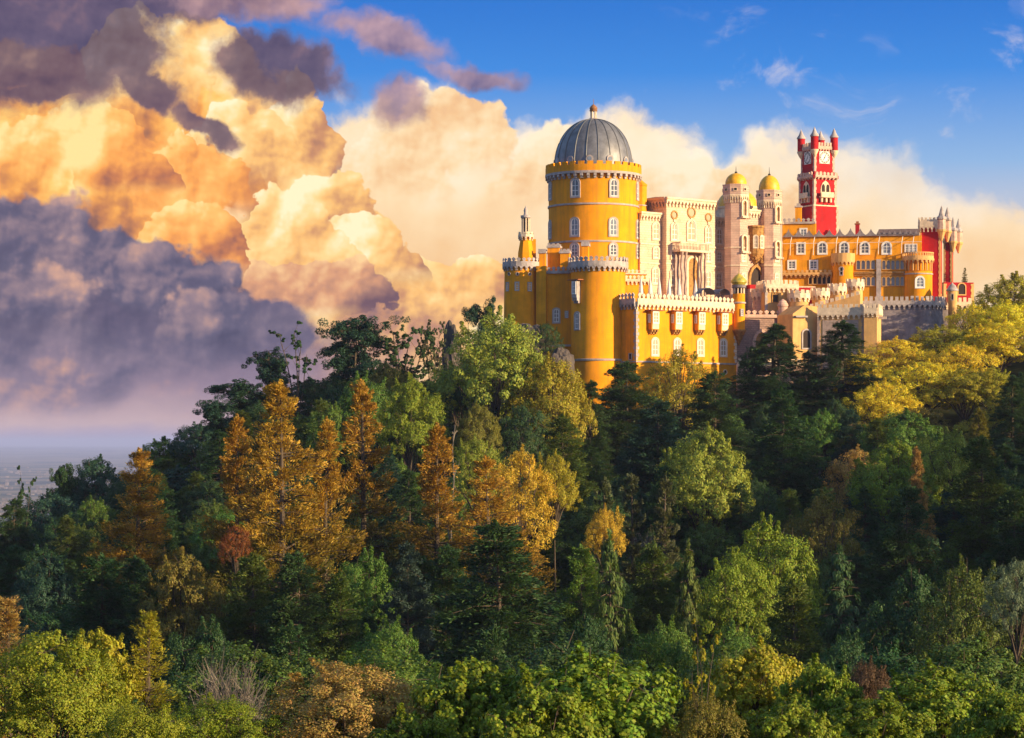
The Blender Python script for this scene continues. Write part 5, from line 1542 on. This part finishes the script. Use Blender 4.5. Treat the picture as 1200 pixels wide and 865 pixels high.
def layered(seed, H, Rr, leaf, per=60, plates=11):
    """old cedar or stone pine: bare stem, a few broad level plates of foliage"""
    rng = np.random.default_rng(seed); mb = MB(); tr = .3
    Cs, Os, Rs = [], [], []
    lean = rng.uniform(-.08, .08, 2) * H
    ax = lambda z: np.array([lean[0] * (max(z, 0) / H) ** 1.5, lean[1] * (max(z, 0) / H) ** 1.5, z])
    mb.tube([ax(z) for z in np.linspace(-1, H * .95, 7)], list(np.linspace(tr, .07, 7)), 7)
    for k in range(plates):
        u = .38 + .62 * (k + rng.uniform(0, .6)) / plates; z = H * min(u, .97)
        a = rng.uniform(0, 2 * PI); ln_ = Rr * (1.15 - u * .55) * rng.uniform(.45, 1.0)
        d = np.array([math.cos(a), math.sin(a), 0]); p0 = ax(z - ln_ * .25); tip = ax(z) + d * ln_ * .8
        mb.tube([p0, (p0 + tip) / 2 + np.array([0, 0, -.05 * ln_]), tip], [.13, .09, .04], 5)
        pr = Rr * rng.uniform(.28, .46)
        for q in range(16):
            e = rng.normal(size=2) * pr * .55; bk = rng.uniform(0, .75) * (q % 2)
            c = tip * (1 - bk) + p0 * bk + np.array([e[0], e[1], rng.normal() * .55 - abs(rng.normal()) * .3]); Cs.append(c); Os.append(np.array([0, 0, 1.])); Rs.append(rng.uniform(.5, 1.0) * (.5 + .07 * Rr))
            if q < 4: mb.tube([tip, c], [.05, .02], 4)
    C, O, r = np.array(Cs), np.array(Os), np.array(Rs)
    C[:, 2] -= max(0, (C[:, 2] + r * .3).max() - H)
    P, N = clumps(rng, C, O, r * 1.15, per, .62, .6, .9)
    return leaf_mesh('crown', P, N, leaf, .5, rng, .1), mesh_of(mb, 'trunk', BARK)


def airy(seed, H, Rr, leaf, stems=5, per=26, tufts=40, fan=.5, bark=None):
    """several thin rising stems with small loose tufts"""
    rng = np.random.default_rng(seed); mb = MB()
    Cs, Os, Rs = [], [], []
    ends = []
    for s in range(stems):
        a = 2 * PI * (s + rng.uniform(0, .7)) / stems; h = H * rng.uniform(.72, 1.0); rr = Rr * rng.uniform(.35, .85)
        d = np.array([math.cos(a), math.sin(a), 0])
        pts = [np.array([0, 0, -1.]), np.array([0, 0, H * .18]) + d * .1]
        for q in (.35, .55, .75, .9, 1.0): pts.append(d * rr * ((q - .18) / .82) ** (1.3 / max(fan, .3) * .6) + np.array([rng.normal() * .15, rng.normal() * .15, h * q]))
        mb.tube(pts, [.22, .18, .14, .11, .08, .06, .03], 6)
        for q in range(tufts // stems):
            i = rng.integers(3, 6); f = rng.uniform(); p = pts[i] * (1 - f) + pts[i + 1] * f
            e = p + unit(np.array([d[0] * .5, d[1] * .5, .5]) + rng.normal(size=3) * .7) * Rr * rng.uniform(.18, .5)
            mb.tube([p, (p + e) / 2 + np.array([0, 0, .1]), e], [.045, .03, .015], 4)
            ends.append(e)
            for w in range(2):
                e2 = e + unit(rng.normal(size=3) + np.array([0, 0, .5])) * Rr * .12; mb.tube([e, e2], [.02, .01], 3); ends.append(e2)
    C = np.array(ends); O = unit(C - np.array([0, 0, H * .5])); r = rng.uniform(.3, .6, len(C)) * (.35 + .06 * Rr)
    P, N = clumps(rng, C, O, r, per, .7)
    C2 = C[:, 2].max()
    return (leaf_mesh('crown', P, N, leaf, .6, rng, .2) if per else None), mesh_of(mb, 'trunk', bark or BARK)


def bare(seed, H, Rr, n=110):
    rng = np.random.default_rng(seed); mb = MB()
    for k in range(n):
        a = rng.uniform(0, 2 * PI); q = rng.uniform(.2, 1) ** .7; e = np.array([math.cos(a) * Rr * q, math.sin(a) * Rr * q, H * (1.05 - .45 * q * q) * rng.uniform(.8, 1)])
        m = e * np.array([.45, .45, .55]); mb.tube([(0, 0, -.5), m, e], [.045, .03, .008], 4)
        for w in range(5):
            f = rng.uniform(.2, .9); p = m * (1 - f) + e * f; e2 = p + unit(rng.normal(size=3) * .6 + (e - m) / np.linalg.norm(e - m)) * H * rng.uniform(.12, .3)
            mb.tube([p, e2], [.016, .006], 3)
    return None, mesh_of(mb, 'trunk', BARKP)


LIB = {}
def lib(name, H, Rr, fn, variants, *a, **k):
    LIB[name] = (H, Rr, [fn(hash_(name) + v * 17, *a, **k) for v in range(variants)])
def hash_(s): return sum((i + 3) * ord(c) for i, c in enumerate(s)) % 9973


lib('maple', 11, 4.6, broadleaf, 3, 11, 4.6, 2.2, .24, 22, 26, 44, True)
lib('fineleaf', 10, 4.6, broadleaf, 2, 10, 4.6, 1.5, .13, 24, 34, 80)
lib('broad', 17, 7.0, broadleaf, 3, 17, 7.0, 2.5, .25, 22, 24, 84)
lib('loose', 15, 6.5, broadleaf, 3, 15, 6.5, 1.8, .22, 30, 18, 62)
lib('golden', 29, 6.5, conifer, 3, 29, 8.6, 2, .34, 'golden', 25, 74, 9, .80, .26)
lib('goldslim', 26, 4.6, conifer, 2, 26, 6.2, 2, .34, 'golden', 25, 72, 8, .85, .26)
lib('cedar', 26, 8.0, conifer, 3, 26, 9.0, 2, .44, 'cedar', 26, 80, 10, .62, .30)
lib('spruce', 24, 5.2, conifer, 2, 24, 6.2, 1, .38, 'spruce', 28, 60, 10, .80, .26)
lib('weeping', 22, 3.4, conifer, 2, 22, 4.0, 1, .42, 'weeping', 24, 60, 9, .62, .22)
lib('column', 14, 2.4, conifer, 2, 14, 2.4, 1, .30, 'plain', 18, 56, 7, .45, .28)
lib('layered', 15, 6.5, layered, 3, 15, 6.5, .34, 130, 17)
lib('airy', 17, 5.0, airy, 2, 17, 5.0, .26, 6, 80, 80)
lib('tall', 24, 4.2, broadleaf, 2, 24, 4.2, 16, .24, 16, 20, 80)
lib('stems', 18, 4.5, airy, 1, 18, 4.5, .30, 4, 80, 34, .9)
lib('pine', 9, 1.9, conifer, 1, 9, 1.9, .6, .16, 'golden', 24, 60, 7, .8, .2, 1.8)
lib('twigs', 5, 2.6, bare, 2, 5, 2.6)
lib('snag', 9, 2.0, airy, 1, 9, 2.0, .3, 2, 0, 18, .5, BARKP)

TREES = []
trng = random.Random(5)
def tree(kind, px, py, D, W, col, label, cat='tree', group=None, name=None, H=None):
    """tree whose top stands at (px,py) of the photograph, D metres off, with a crown W picture units wide, rooted on the ground below"""
    x = (px - HX) * D / F; ztop = (HY - py) * D / F
    zg = float(ground_z([x], [D])[0])
    H0, R0, var = LIB[kind]
    h = ztop - zg + .4
    if H: zg = ztop - H; h = H                                   # rooted on masonry
    if h < 3: return None
    cr, tk, *lm = var[len(TREES) % len(var)]
    w = W * D / F / 2 / R0
    e = bpy.data.objects.new(name or {'golden': 'conifer', 'goldslim': 'conifer', 'cedar': 'cedar', 'spruce': 'spruce', 'weeping': 'weeping_cypress', 'layered': 'stone_pine', 'column': 'cypress', 'pine': 'young_pine', 'twigs': 'bare_shrub', 'snag': 'dead_tree'}.get(kind, 'broadleaf_tree'), None)
    COL.objects.link(e); e.location = (x, D, zg - .3); e.rotation_euler = (0, 0, trng.uniform(0, 2 * PI))
    sz = min(h / H0, w * (2.3 if kind in ('golden', 'goldslim') else 1.6 if kind in ('golden', 'goldslim', 'cedar', 'spruce', 'weeping', 'column', 'pine') else 1.5))
    if kind in ('stems', 'airy', 'layered', 'twigs', 'snag'): sz = h / H0
    e.empty_display_size = 1
    link('trunk', tk, e).scale = (w, w, h / H0)
    if lm: link('limbs', lm[0], e, (0, 0, h - sz * H0)).scale = (w, w, sz)
    if cr:
        c = link('crown', cr, e, (0, 0, h - sz * H0)); c.scale = (w, w, sz); c.material_slots[0].link = 'OBJECT'; c.material_slots[0].material = LM[col]
    tag(e, label, cat, group)
    TREES.append((px, py, D, W, x)); return e

T_ = [
    # ridge against the sky
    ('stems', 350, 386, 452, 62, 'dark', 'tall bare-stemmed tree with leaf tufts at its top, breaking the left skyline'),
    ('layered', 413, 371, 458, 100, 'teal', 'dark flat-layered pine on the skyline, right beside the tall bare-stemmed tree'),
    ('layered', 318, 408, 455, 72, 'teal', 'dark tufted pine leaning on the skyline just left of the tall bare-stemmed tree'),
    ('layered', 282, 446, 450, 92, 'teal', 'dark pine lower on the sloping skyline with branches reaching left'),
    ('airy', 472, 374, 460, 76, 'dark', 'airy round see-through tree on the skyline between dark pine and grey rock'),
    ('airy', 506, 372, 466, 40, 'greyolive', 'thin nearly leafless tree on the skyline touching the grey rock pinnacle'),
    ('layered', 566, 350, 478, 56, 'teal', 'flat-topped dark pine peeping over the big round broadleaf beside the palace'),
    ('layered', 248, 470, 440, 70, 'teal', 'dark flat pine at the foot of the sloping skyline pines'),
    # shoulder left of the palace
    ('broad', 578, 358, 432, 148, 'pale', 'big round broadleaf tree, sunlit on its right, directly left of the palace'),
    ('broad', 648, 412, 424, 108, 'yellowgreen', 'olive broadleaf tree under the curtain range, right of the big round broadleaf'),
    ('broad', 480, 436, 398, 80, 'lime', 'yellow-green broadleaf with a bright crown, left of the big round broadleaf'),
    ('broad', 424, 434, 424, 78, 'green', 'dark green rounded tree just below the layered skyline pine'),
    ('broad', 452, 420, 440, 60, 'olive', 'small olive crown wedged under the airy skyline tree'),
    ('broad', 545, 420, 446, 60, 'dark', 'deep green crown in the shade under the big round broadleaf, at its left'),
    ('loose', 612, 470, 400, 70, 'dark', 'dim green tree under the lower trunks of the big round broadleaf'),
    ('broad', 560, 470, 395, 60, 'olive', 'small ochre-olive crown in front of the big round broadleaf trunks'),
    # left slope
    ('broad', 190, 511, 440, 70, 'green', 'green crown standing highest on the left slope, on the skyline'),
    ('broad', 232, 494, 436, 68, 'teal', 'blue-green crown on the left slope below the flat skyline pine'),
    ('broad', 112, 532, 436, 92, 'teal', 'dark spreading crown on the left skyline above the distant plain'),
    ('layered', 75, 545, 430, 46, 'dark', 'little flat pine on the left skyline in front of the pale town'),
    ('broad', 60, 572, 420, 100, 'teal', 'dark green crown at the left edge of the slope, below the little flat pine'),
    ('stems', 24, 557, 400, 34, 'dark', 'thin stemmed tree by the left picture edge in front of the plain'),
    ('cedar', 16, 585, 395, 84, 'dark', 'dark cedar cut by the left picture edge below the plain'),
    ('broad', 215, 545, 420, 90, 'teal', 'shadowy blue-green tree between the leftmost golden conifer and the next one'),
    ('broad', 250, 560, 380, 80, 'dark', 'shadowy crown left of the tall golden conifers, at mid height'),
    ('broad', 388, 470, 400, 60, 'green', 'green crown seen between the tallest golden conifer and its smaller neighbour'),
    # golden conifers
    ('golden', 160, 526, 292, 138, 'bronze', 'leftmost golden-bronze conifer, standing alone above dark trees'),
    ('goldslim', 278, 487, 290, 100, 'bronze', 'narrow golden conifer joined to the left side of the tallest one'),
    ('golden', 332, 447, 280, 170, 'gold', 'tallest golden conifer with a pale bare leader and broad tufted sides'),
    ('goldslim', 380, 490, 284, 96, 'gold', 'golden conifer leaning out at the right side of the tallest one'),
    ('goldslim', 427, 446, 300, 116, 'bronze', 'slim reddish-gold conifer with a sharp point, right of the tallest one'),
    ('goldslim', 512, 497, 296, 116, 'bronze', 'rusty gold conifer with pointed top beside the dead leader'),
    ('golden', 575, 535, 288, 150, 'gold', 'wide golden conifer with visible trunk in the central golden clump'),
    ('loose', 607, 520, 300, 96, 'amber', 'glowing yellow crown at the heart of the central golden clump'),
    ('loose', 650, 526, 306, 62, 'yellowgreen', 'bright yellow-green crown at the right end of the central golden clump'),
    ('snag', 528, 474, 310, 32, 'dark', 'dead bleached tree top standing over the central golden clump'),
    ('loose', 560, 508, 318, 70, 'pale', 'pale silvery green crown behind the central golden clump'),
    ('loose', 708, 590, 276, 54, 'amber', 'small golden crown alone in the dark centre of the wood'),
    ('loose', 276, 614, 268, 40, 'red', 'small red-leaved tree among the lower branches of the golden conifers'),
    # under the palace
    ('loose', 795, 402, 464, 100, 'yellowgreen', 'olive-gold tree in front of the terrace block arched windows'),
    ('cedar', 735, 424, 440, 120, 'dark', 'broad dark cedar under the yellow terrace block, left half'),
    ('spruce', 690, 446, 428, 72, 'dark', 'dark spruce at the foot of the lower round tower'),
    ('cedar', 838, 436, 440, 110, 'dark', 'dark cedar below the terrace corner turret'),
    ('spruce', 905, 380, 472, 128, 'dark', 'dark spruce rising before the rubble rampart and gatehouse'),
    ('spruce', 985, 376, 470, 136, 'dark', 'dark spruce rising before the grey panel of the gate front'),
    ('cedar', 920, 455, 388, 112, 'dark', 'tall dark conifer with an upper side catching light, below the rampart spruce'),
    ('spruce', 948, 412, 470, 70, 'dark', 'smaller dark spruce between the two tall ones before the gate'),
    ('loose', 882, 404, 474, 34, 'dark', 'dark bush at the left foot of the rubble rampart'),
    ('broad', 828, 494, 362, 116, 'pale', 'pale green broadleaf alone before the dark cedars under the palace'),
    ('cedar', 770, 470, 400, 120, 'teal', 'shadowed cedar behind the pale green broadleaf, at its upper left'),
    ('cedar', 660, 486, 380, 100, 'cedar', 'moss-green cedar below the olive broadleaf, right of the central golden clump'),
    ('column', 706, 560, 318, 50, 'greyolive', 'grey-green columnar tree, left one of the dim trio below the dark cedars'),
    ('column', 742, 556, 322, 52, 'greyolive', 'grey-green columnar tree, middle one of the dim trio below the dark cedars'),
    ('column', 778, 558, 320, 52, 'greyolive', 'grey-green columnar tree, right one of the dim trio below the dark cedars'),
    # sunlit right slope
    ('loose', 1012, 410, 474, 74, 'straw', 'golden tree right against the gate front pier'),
    ('loose', 1050, 394, 486, 112, 'straw', 'golden tree hiding the foot of the granite bastion'),
    ('broad', 1100, 380, 492, 86, 'yellowgreen', 'yellow-green tree with a pointed crown under the sentry turret'),
    ('loose', 1140, 352, 500, 80, 'straw', 'golden tree below the right end of the outer wall'),
    ('broad', 1186, 318, 512, 100, 'yellowgreen', 'yellow tree highest on the right slope by the picture edge'),
    ('broad', 1168, 374, 482, 120, 'straw', 'broad golden tree under the highest yellow tree at the right edge'),
    ('loose', 1080, 420, 462, 118, 'straw', 'broad golden tree in the middle of the bright right slope'),
    ('loose', 1032, 442, 452, 92, 'straw', 'golden tree at the lower left of the bright slope, beside the dark spruce'),
    ('broad', 1130, 428, 456, 100, 'yellowgreen', 'yellow-green tree at the lower middle of the bright right slope'),
    ('loose', 1122, 400, 472, 92, 'straw', 'golden tree between the yellow-green ones in the middle of the bright slope'),
    ('broad', 1182, 350, 496, 92, 'straw', 'golden crown just in front of the highest yellow tree at the right edge'),
    ('loose', 1062, 408, 476, 86, 'straw', 'golden crown in front of the tree hiding the bastion foot'),
    ('broad', 1060, 478, 420, 110, 'green', 'dim green tree in the shade just under the bright right slope'),
    ('spruce', 1186, 440, 420, 88, 'dark', 'dark spruce at the right picture edge below the golden trees'),
    ('spruce', 1146, 478, 398, 64, 'olive', 'olive-tipped spruce left of the dark edge spruce'),
    ('broad', 1050, 512, 366, 112, 'lime', 'light green broadleaf in the middle of the right wood'),
    ('broad', 1112, 498, 372, 96, 'pale', 'pale green broadleaf behind the light green one, at its upper right'),
    ('spruce', 1076, 524, 340, 50, 'rust', 'narrow spruce with a reddish tip in front of the light green broadleaf'),
    ('loose', 1000, 520, 386, 92, 'rust', 'brownish sparse crown between tall dark conifer and light green broadleaf'),
    ('cedar', 1152, 512, 318, 130, 'cedar', 'layered dark cedar with yellowish top at the right side'),
    ('cedar', 1190, 570, 290, 130, 'dark', 'dark wide-branched conifer cut by the right picture edge'),
    ('loose', 970, 572, 318, 100, 'olive', 'olive crown with a yellow sunlit top right of the valley conifer'),
    # valley
    ('broad', 902, 600, 282, 130, 'lime', 'fresh green broadleaf in the valley under the tall dark conifer'),
    ('broad', 860, 640, 262, 112, 'lime', 'bright lime broadleaf in the valley, left of the flat olive cedar'),
    ('cedar', 935, 682, 232, 160, 'cedar', 'flat-topped olive cedar in the valley, right of the bright lime broadleaf'),
    ('cedar', 1062, 570, 282, 130, 'dark', 'dark cedar filling the shade below the reddish tipped spruce'),
    ('weeping', 985, 640, 262, 90, 'dark', 'drooping dark conifer behind the flat olive cedar'),
    ('broad', 1070, 660, 236, 130, 'dark', 'dark rounded tree in the shaded right valley'),
    ('loose', 1130, 650, 226, 130, 'cedar', 'olive-green loose tree with pale branches at the right valley side'),
    ('loose', 1192, 652, 206, 80, 'white', 'pale silvery sparse tree at the right picture edge'),
    ('cedar', 590, 612, 246, 236, 'dark', 'great layered cedar with drooping boughs in the centre of the valley'),
    ('cedar', 478, 636, 262, 90, 'blue', 'blue-grey cedar behind the left side of the great layered cedar'),
    ('weeping', 716, 622, 250, 70, 'cedar', 'weeping cypress with hanging boughs right of the great layered cedar'),
    ('cedar', 682, 640, 268, 100, 'green', 'green feathery cedar between great layered cedar and weeping cypress'),
    ('weeping', 806, 634, 248, 62, 'cedar', 'narrow weeping cypress next to the bright lime broadleaf'),
    ('cedar', 765, 636, 268, 112, 'cedar', 'mossy cedar between the two weeping cypresses'),
    ('twigs', 752, 624, 354, 62, 'dark', 'leafless grey shrub above the mossy cedar'),
    ('broad', 430, 640, 270, 90, 'green', 'leafy green tree below the slim reddish-gold conifer'),
    ('cedar', 400, 670, 250, 110, 'cedar', 'olive cedar to the lower right of the tallest golden conifer'),
    ('cedar', 300, 650, 258, 130, 'cedar', 'dim olive conifer under the tallest golden conifer'),
    ('cedar', 352, 648, 250, 150, 'dark', 'dark conifer before the lower boughs of the tallest golden conifer, right side'),
    ('cedar', 176, 668, 262, 130, 'dark', 'dark conifer right under the leftmost golden conifer'),
    ('cedar', 520, 640, 268, 120, 'dark', 'dark conifer under the rusty gold conifer, left of the great layered cedar'),
    ('broad', 210, 640, 262, 110, 'olive', 'brownish dim crown below the leftmost golden conifer, right side'),
    ('cedar', 120, 650, 266, 140, 'dark', 'dark conifer below the leftmost golden conifer, left side'),
    ('broad', 55, 645, 290, 80, 'teal', 'grey-green crown low on the shaded left slope'),
    ('cedar', 20, 640, 300, 100, 'dark', 'dark conifer at the left picture edge halfway down'),
    ('broad', 460, 720, 205, 110, 'green', 'green crown in the shade left of the great layered cedar foot'),
    ('cedar', 340, 730, 205, 120, 'dark', 'dark conifer behind the orange-brown foreground bush'),
    ('broad', 240, 720, 196, 110, 'dark', 'dark crown behind the leafless grey foreground shrub'),
    ('broad', 780, 720, 206, 110, 'green', 'green crown below the mossy cedar, behind the big maple'),
    ('broad', 690, 715, 205, 100, 'dark', 'dark crown just above the big foreground maple'),
    ('broad', 860, 725, 200, 100, 'green', 'green crown under the bright lime broadleaf near the foreground'),
    ('broad', 1000, 735, 190, 120, 'dark', 'dark crown below the flat olive cedar, above the brown mound'),
    ('broad', 1150, 740, 185, 130, 'cedar', 'mossy crown at the lower right above the foreground maples'),
    ('cedar', 580, 735, 200, 150, 'dark', 'low dark cedar right at the foot of the great layered cedar'),
    # foreground
    ('fineleaf', 55, 736, 94, 210, 'citron', 'yellow-green fine-leaved tree filling the lower left corner'),
    ('maple', 112, 734, 98, 100, 'yellowgreen', 'leafy yellow-green shoot tree beside the slender foreground conifer', ),
    ('pine', 10, 704, 112, 110, 'rust', 'orange-tinted young pine with upright candles at the left edge'),
    ('pine', 172, 722, 98, 110, 'yellowgreen', 'slender young conifer with golden-green needles in the left foreground'),
    ('twigs', 268, 768, 112, 100, 'dark', 'leafless grey shrub in the left foreground'),
    ('fineleaf', 255, 812, 92, 170, 'maple', 'small green bush below the leafless foreground shrub'),
    ('fineleaf', 412, 775, 94, 236, 'rust', 'orange-brown dense bush in the foreground'),
    ('maple', 556, 768, 92, 160, 'maple', 'green maple next to the orange-brown bush'),
    ('maple', 692, 754, 90, 230, 'lime', 'big bright green maple in the middle of the foreground'),
    ('maple', 630, 790, 84, 160, 'maple', 'low maple crown in front of the big bright one'),
    ('stems', 820, 742, 100, 50, 'yellowgreen', 'thin nearly bare sapling right of the big bright maple'),
    ('maple', 884, 748, 104, 130, 'yellowgreen', 'yellow-tipped broadleaf right of the bare sapling'),
    ('maple', 962, 768, 100, 110, 'maple', 'green broadleaf with bright tips left of the brown mound'),
    ('fineleaf', 1018, 770, 118, 84, 'brown', 'low dark brown bushy mound in the right foreground'),
    ('maple', 1092, 774, 98, 150, 'lime', 'bright green maple in the right foreground'),
    ('maple', 1030, 812, 92, 130, 'maple', 'low maple crown just under the brown mound'),
    ('maple', 1182, 806, 92, 120, 'maple', 'green maple cut by the lower right corner'),
    ('fineleaf', 830, 806, 88, 130, 'olive', 'fine-leaved olive bush under the bare sapling'),
    ('maple', 480, 826, 86, 130, 'maple', 'low green crown by the bottom edge under the orange-brown bush'),
    ('fineleaf', 160, 816, 86, 150, 'citron', 'yellow-green bush by the bottom edge below the slender conifer'),
    ('maple', 930, 815, 88, 130, 'maple', 'low broadleaf by the bottom edge below the yellow-tipped one'),
]
for a in T_: tree(*a)

# plants kept on masonry and by the ramparts
for p, py in ((1126, 316), (1130.5, 312), (1135, 316)):
    tree('column', p, py, 546, 7, 'olive', 'little pointed cypress in a row above the red pavilion', 'tree', 'pointed cypresses above the red pavilion', H=(PAV[0].O[2] + PAV[3] + 0) and ((HY - py) / F * 546 - PAV[0].O[2] - PAV[3]))
tree('broad', 892, 398, 494, 22, 'green', 'small clipped round tree in front of the rubble rampart arch', 'tree', H=5.5)
tree('cedar', 926, 392, 487, 16, 'dark', 'small dark conifer against the plain ochre gatehouse wall', 'tree', H=8)
tree('loose', 640, 376, 482, 40, 'dark', 'dark bush at the foot of the curtain range', 'bush', name='bush')

# bare rock showing between the trees
def rock(px, py, D, W, hgt, label, seed):
    rr = random.Random(seed); m = bpy.data.meshes.new('rock')
    import bmesh
    bm = bmesh.new(); bmesh.ops.create_icosphere(bm, subdivisions=4, radius=1.0)
    from mathutils import noise as mn
    for v in bm.verts:
        q = v.co * 1.3 + Vector((seed * 3.1, 0, 0))
        v.co *= 1 + .35 * mn.noise(q) + .16 * mn.noise(q * 3.1) + .07 * mn.noise(q * 8)
    bm.to_mesh(m); bm.free(); m.materials.append(ROCKM)
    x = (px - HX) * D / F; zt = (HY - py) * D / F
    o = link('rock', m, None, (x, D, zt - hgt / 2)); w = W * D / F / 2
    o.scale = (w, w, hgt / 2)
    tag(o, label, 'rock')
rock(531, 382, 470, 24, 16, 'tall grey rock pinnacle on the skyline left of the big round broadleaf', 2)
rock(622, 378, 484, 40, 10, 'grey boulder at the foot of the corner bastion', 3)
rock(657, 408, 478, 30, 8, 'grey boulder under the arched window of the curtain range', 5)

# the rest of the wood: where the listed trees leave gaps on the slope
SKY_LINE = [(-60, 600), (0, 605), (60, 585), (130, 548), (190, 530), (240, 505), (300, 465), (360, 425), (430, 415), (520, 410), (600, 400), (640, 425), (680, 445), (745, 452), (860, 455), (960, 440), (1000, 440), (1060, 410), (1140, 375), (1200, 350), (1300, 330)]
def line_y(px):
    for (a, ya), (b, yb) in zip(SKY_LINE, SKY_LINE[1:]):
        if a <= px <= b: return ya + (yb - ya) * (px - a) / (b - a)
    return 600 if px < 0 else 350
FILL = {'dark': ('dark conifer crowded among its like on the shaded slope', 'dark conifers crowding the shaded slope'),
        'broad': ('dim green broadleaf filling gaps between the dark conifers', 'dim broadleaf trees filling the slope'),
        'gold': ('golden or olive leafy tree, one of many alike massed on the sunny right slope', 'golden trees massed on the sunny right slope'),
        'low': ('low leafy crown in the deep shade of the valley floor', 'low crowns on the valley floor')}
frg = random.Random(21)
y = 128.0
nf = 0
while y < 500:
    step = 9.5 + y * .006
    x = -y * .2126 - 12 + frg.uniform(0, step)
    while x < y * .2126 + (12 if y < 330 else 36):
        xx = x + frg.uniform(-.3, .3) * step; yy = y + frg.uniform(-.35, .35) * step
        x += step
        px = HX + xx * F / yy
        if any(abs(xx - t[4]) < 3.6 and abs(yy - t[2]) < 6 for t in TREES[:len(T_)]): continue
        if -4 < xx < 102 and yy > 466: continue
        zg = float(ground_z([xx], [yy])[0])
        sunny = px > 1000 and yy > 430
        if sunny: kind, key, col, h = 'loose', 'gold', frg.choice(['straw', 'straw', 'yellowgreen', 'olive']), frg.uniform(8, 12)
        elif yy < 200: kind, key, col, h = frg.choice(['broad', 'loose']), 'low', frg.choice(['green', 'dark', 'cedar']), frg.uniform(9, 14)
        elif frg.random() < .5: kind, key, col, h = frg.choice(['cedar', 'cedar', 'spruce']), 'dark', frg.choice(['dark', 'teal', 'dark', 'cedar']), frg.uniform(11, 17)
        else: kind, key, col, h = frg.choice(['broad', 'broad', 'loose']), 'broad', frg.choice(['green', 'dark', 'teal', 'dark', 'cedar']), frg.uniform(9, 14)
        pyt = HY - (zg + h) * F / yy
        lim = line_y(px) + frg.uniform(4, 24)
        for dd, ll in ((170, 735), (215, 700), (262, 655), (300, 600)):
            if yy < dd: lim = max(lim, ll + frg.uniform(0, 30)); break
        if pyt < lim: h = (HY - lim) * yy / F - zg; pyt = lim
        if h < 4.5 or pyt > 800: continue
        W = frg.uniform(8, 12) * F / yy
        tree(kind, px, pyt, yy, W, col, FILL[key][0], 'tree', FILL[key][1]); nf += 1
    y += step
# unseen trees added on the spur right of frame, for ragged valley shade
for k in range(26):
    xx = frg.uniform(110, 250); yy = frg.uniform(170, 340)
    if abs(xx) < yy * .2126 + 14: continue
    zg = float(ground_z([xx], [yy])[0]); h = frg.uniform(9, 14)
    tree('broad', HX + xx * F / yy, HY - (zg + h) * F / yy, yy, 11 * F / yy, 'green', 'leafy tree added out of view on the right-hand spur for its shade', 'tree', 'unseen trees added on the spur for their shade')
print('TREES', len(TREES), 'fill', nf)
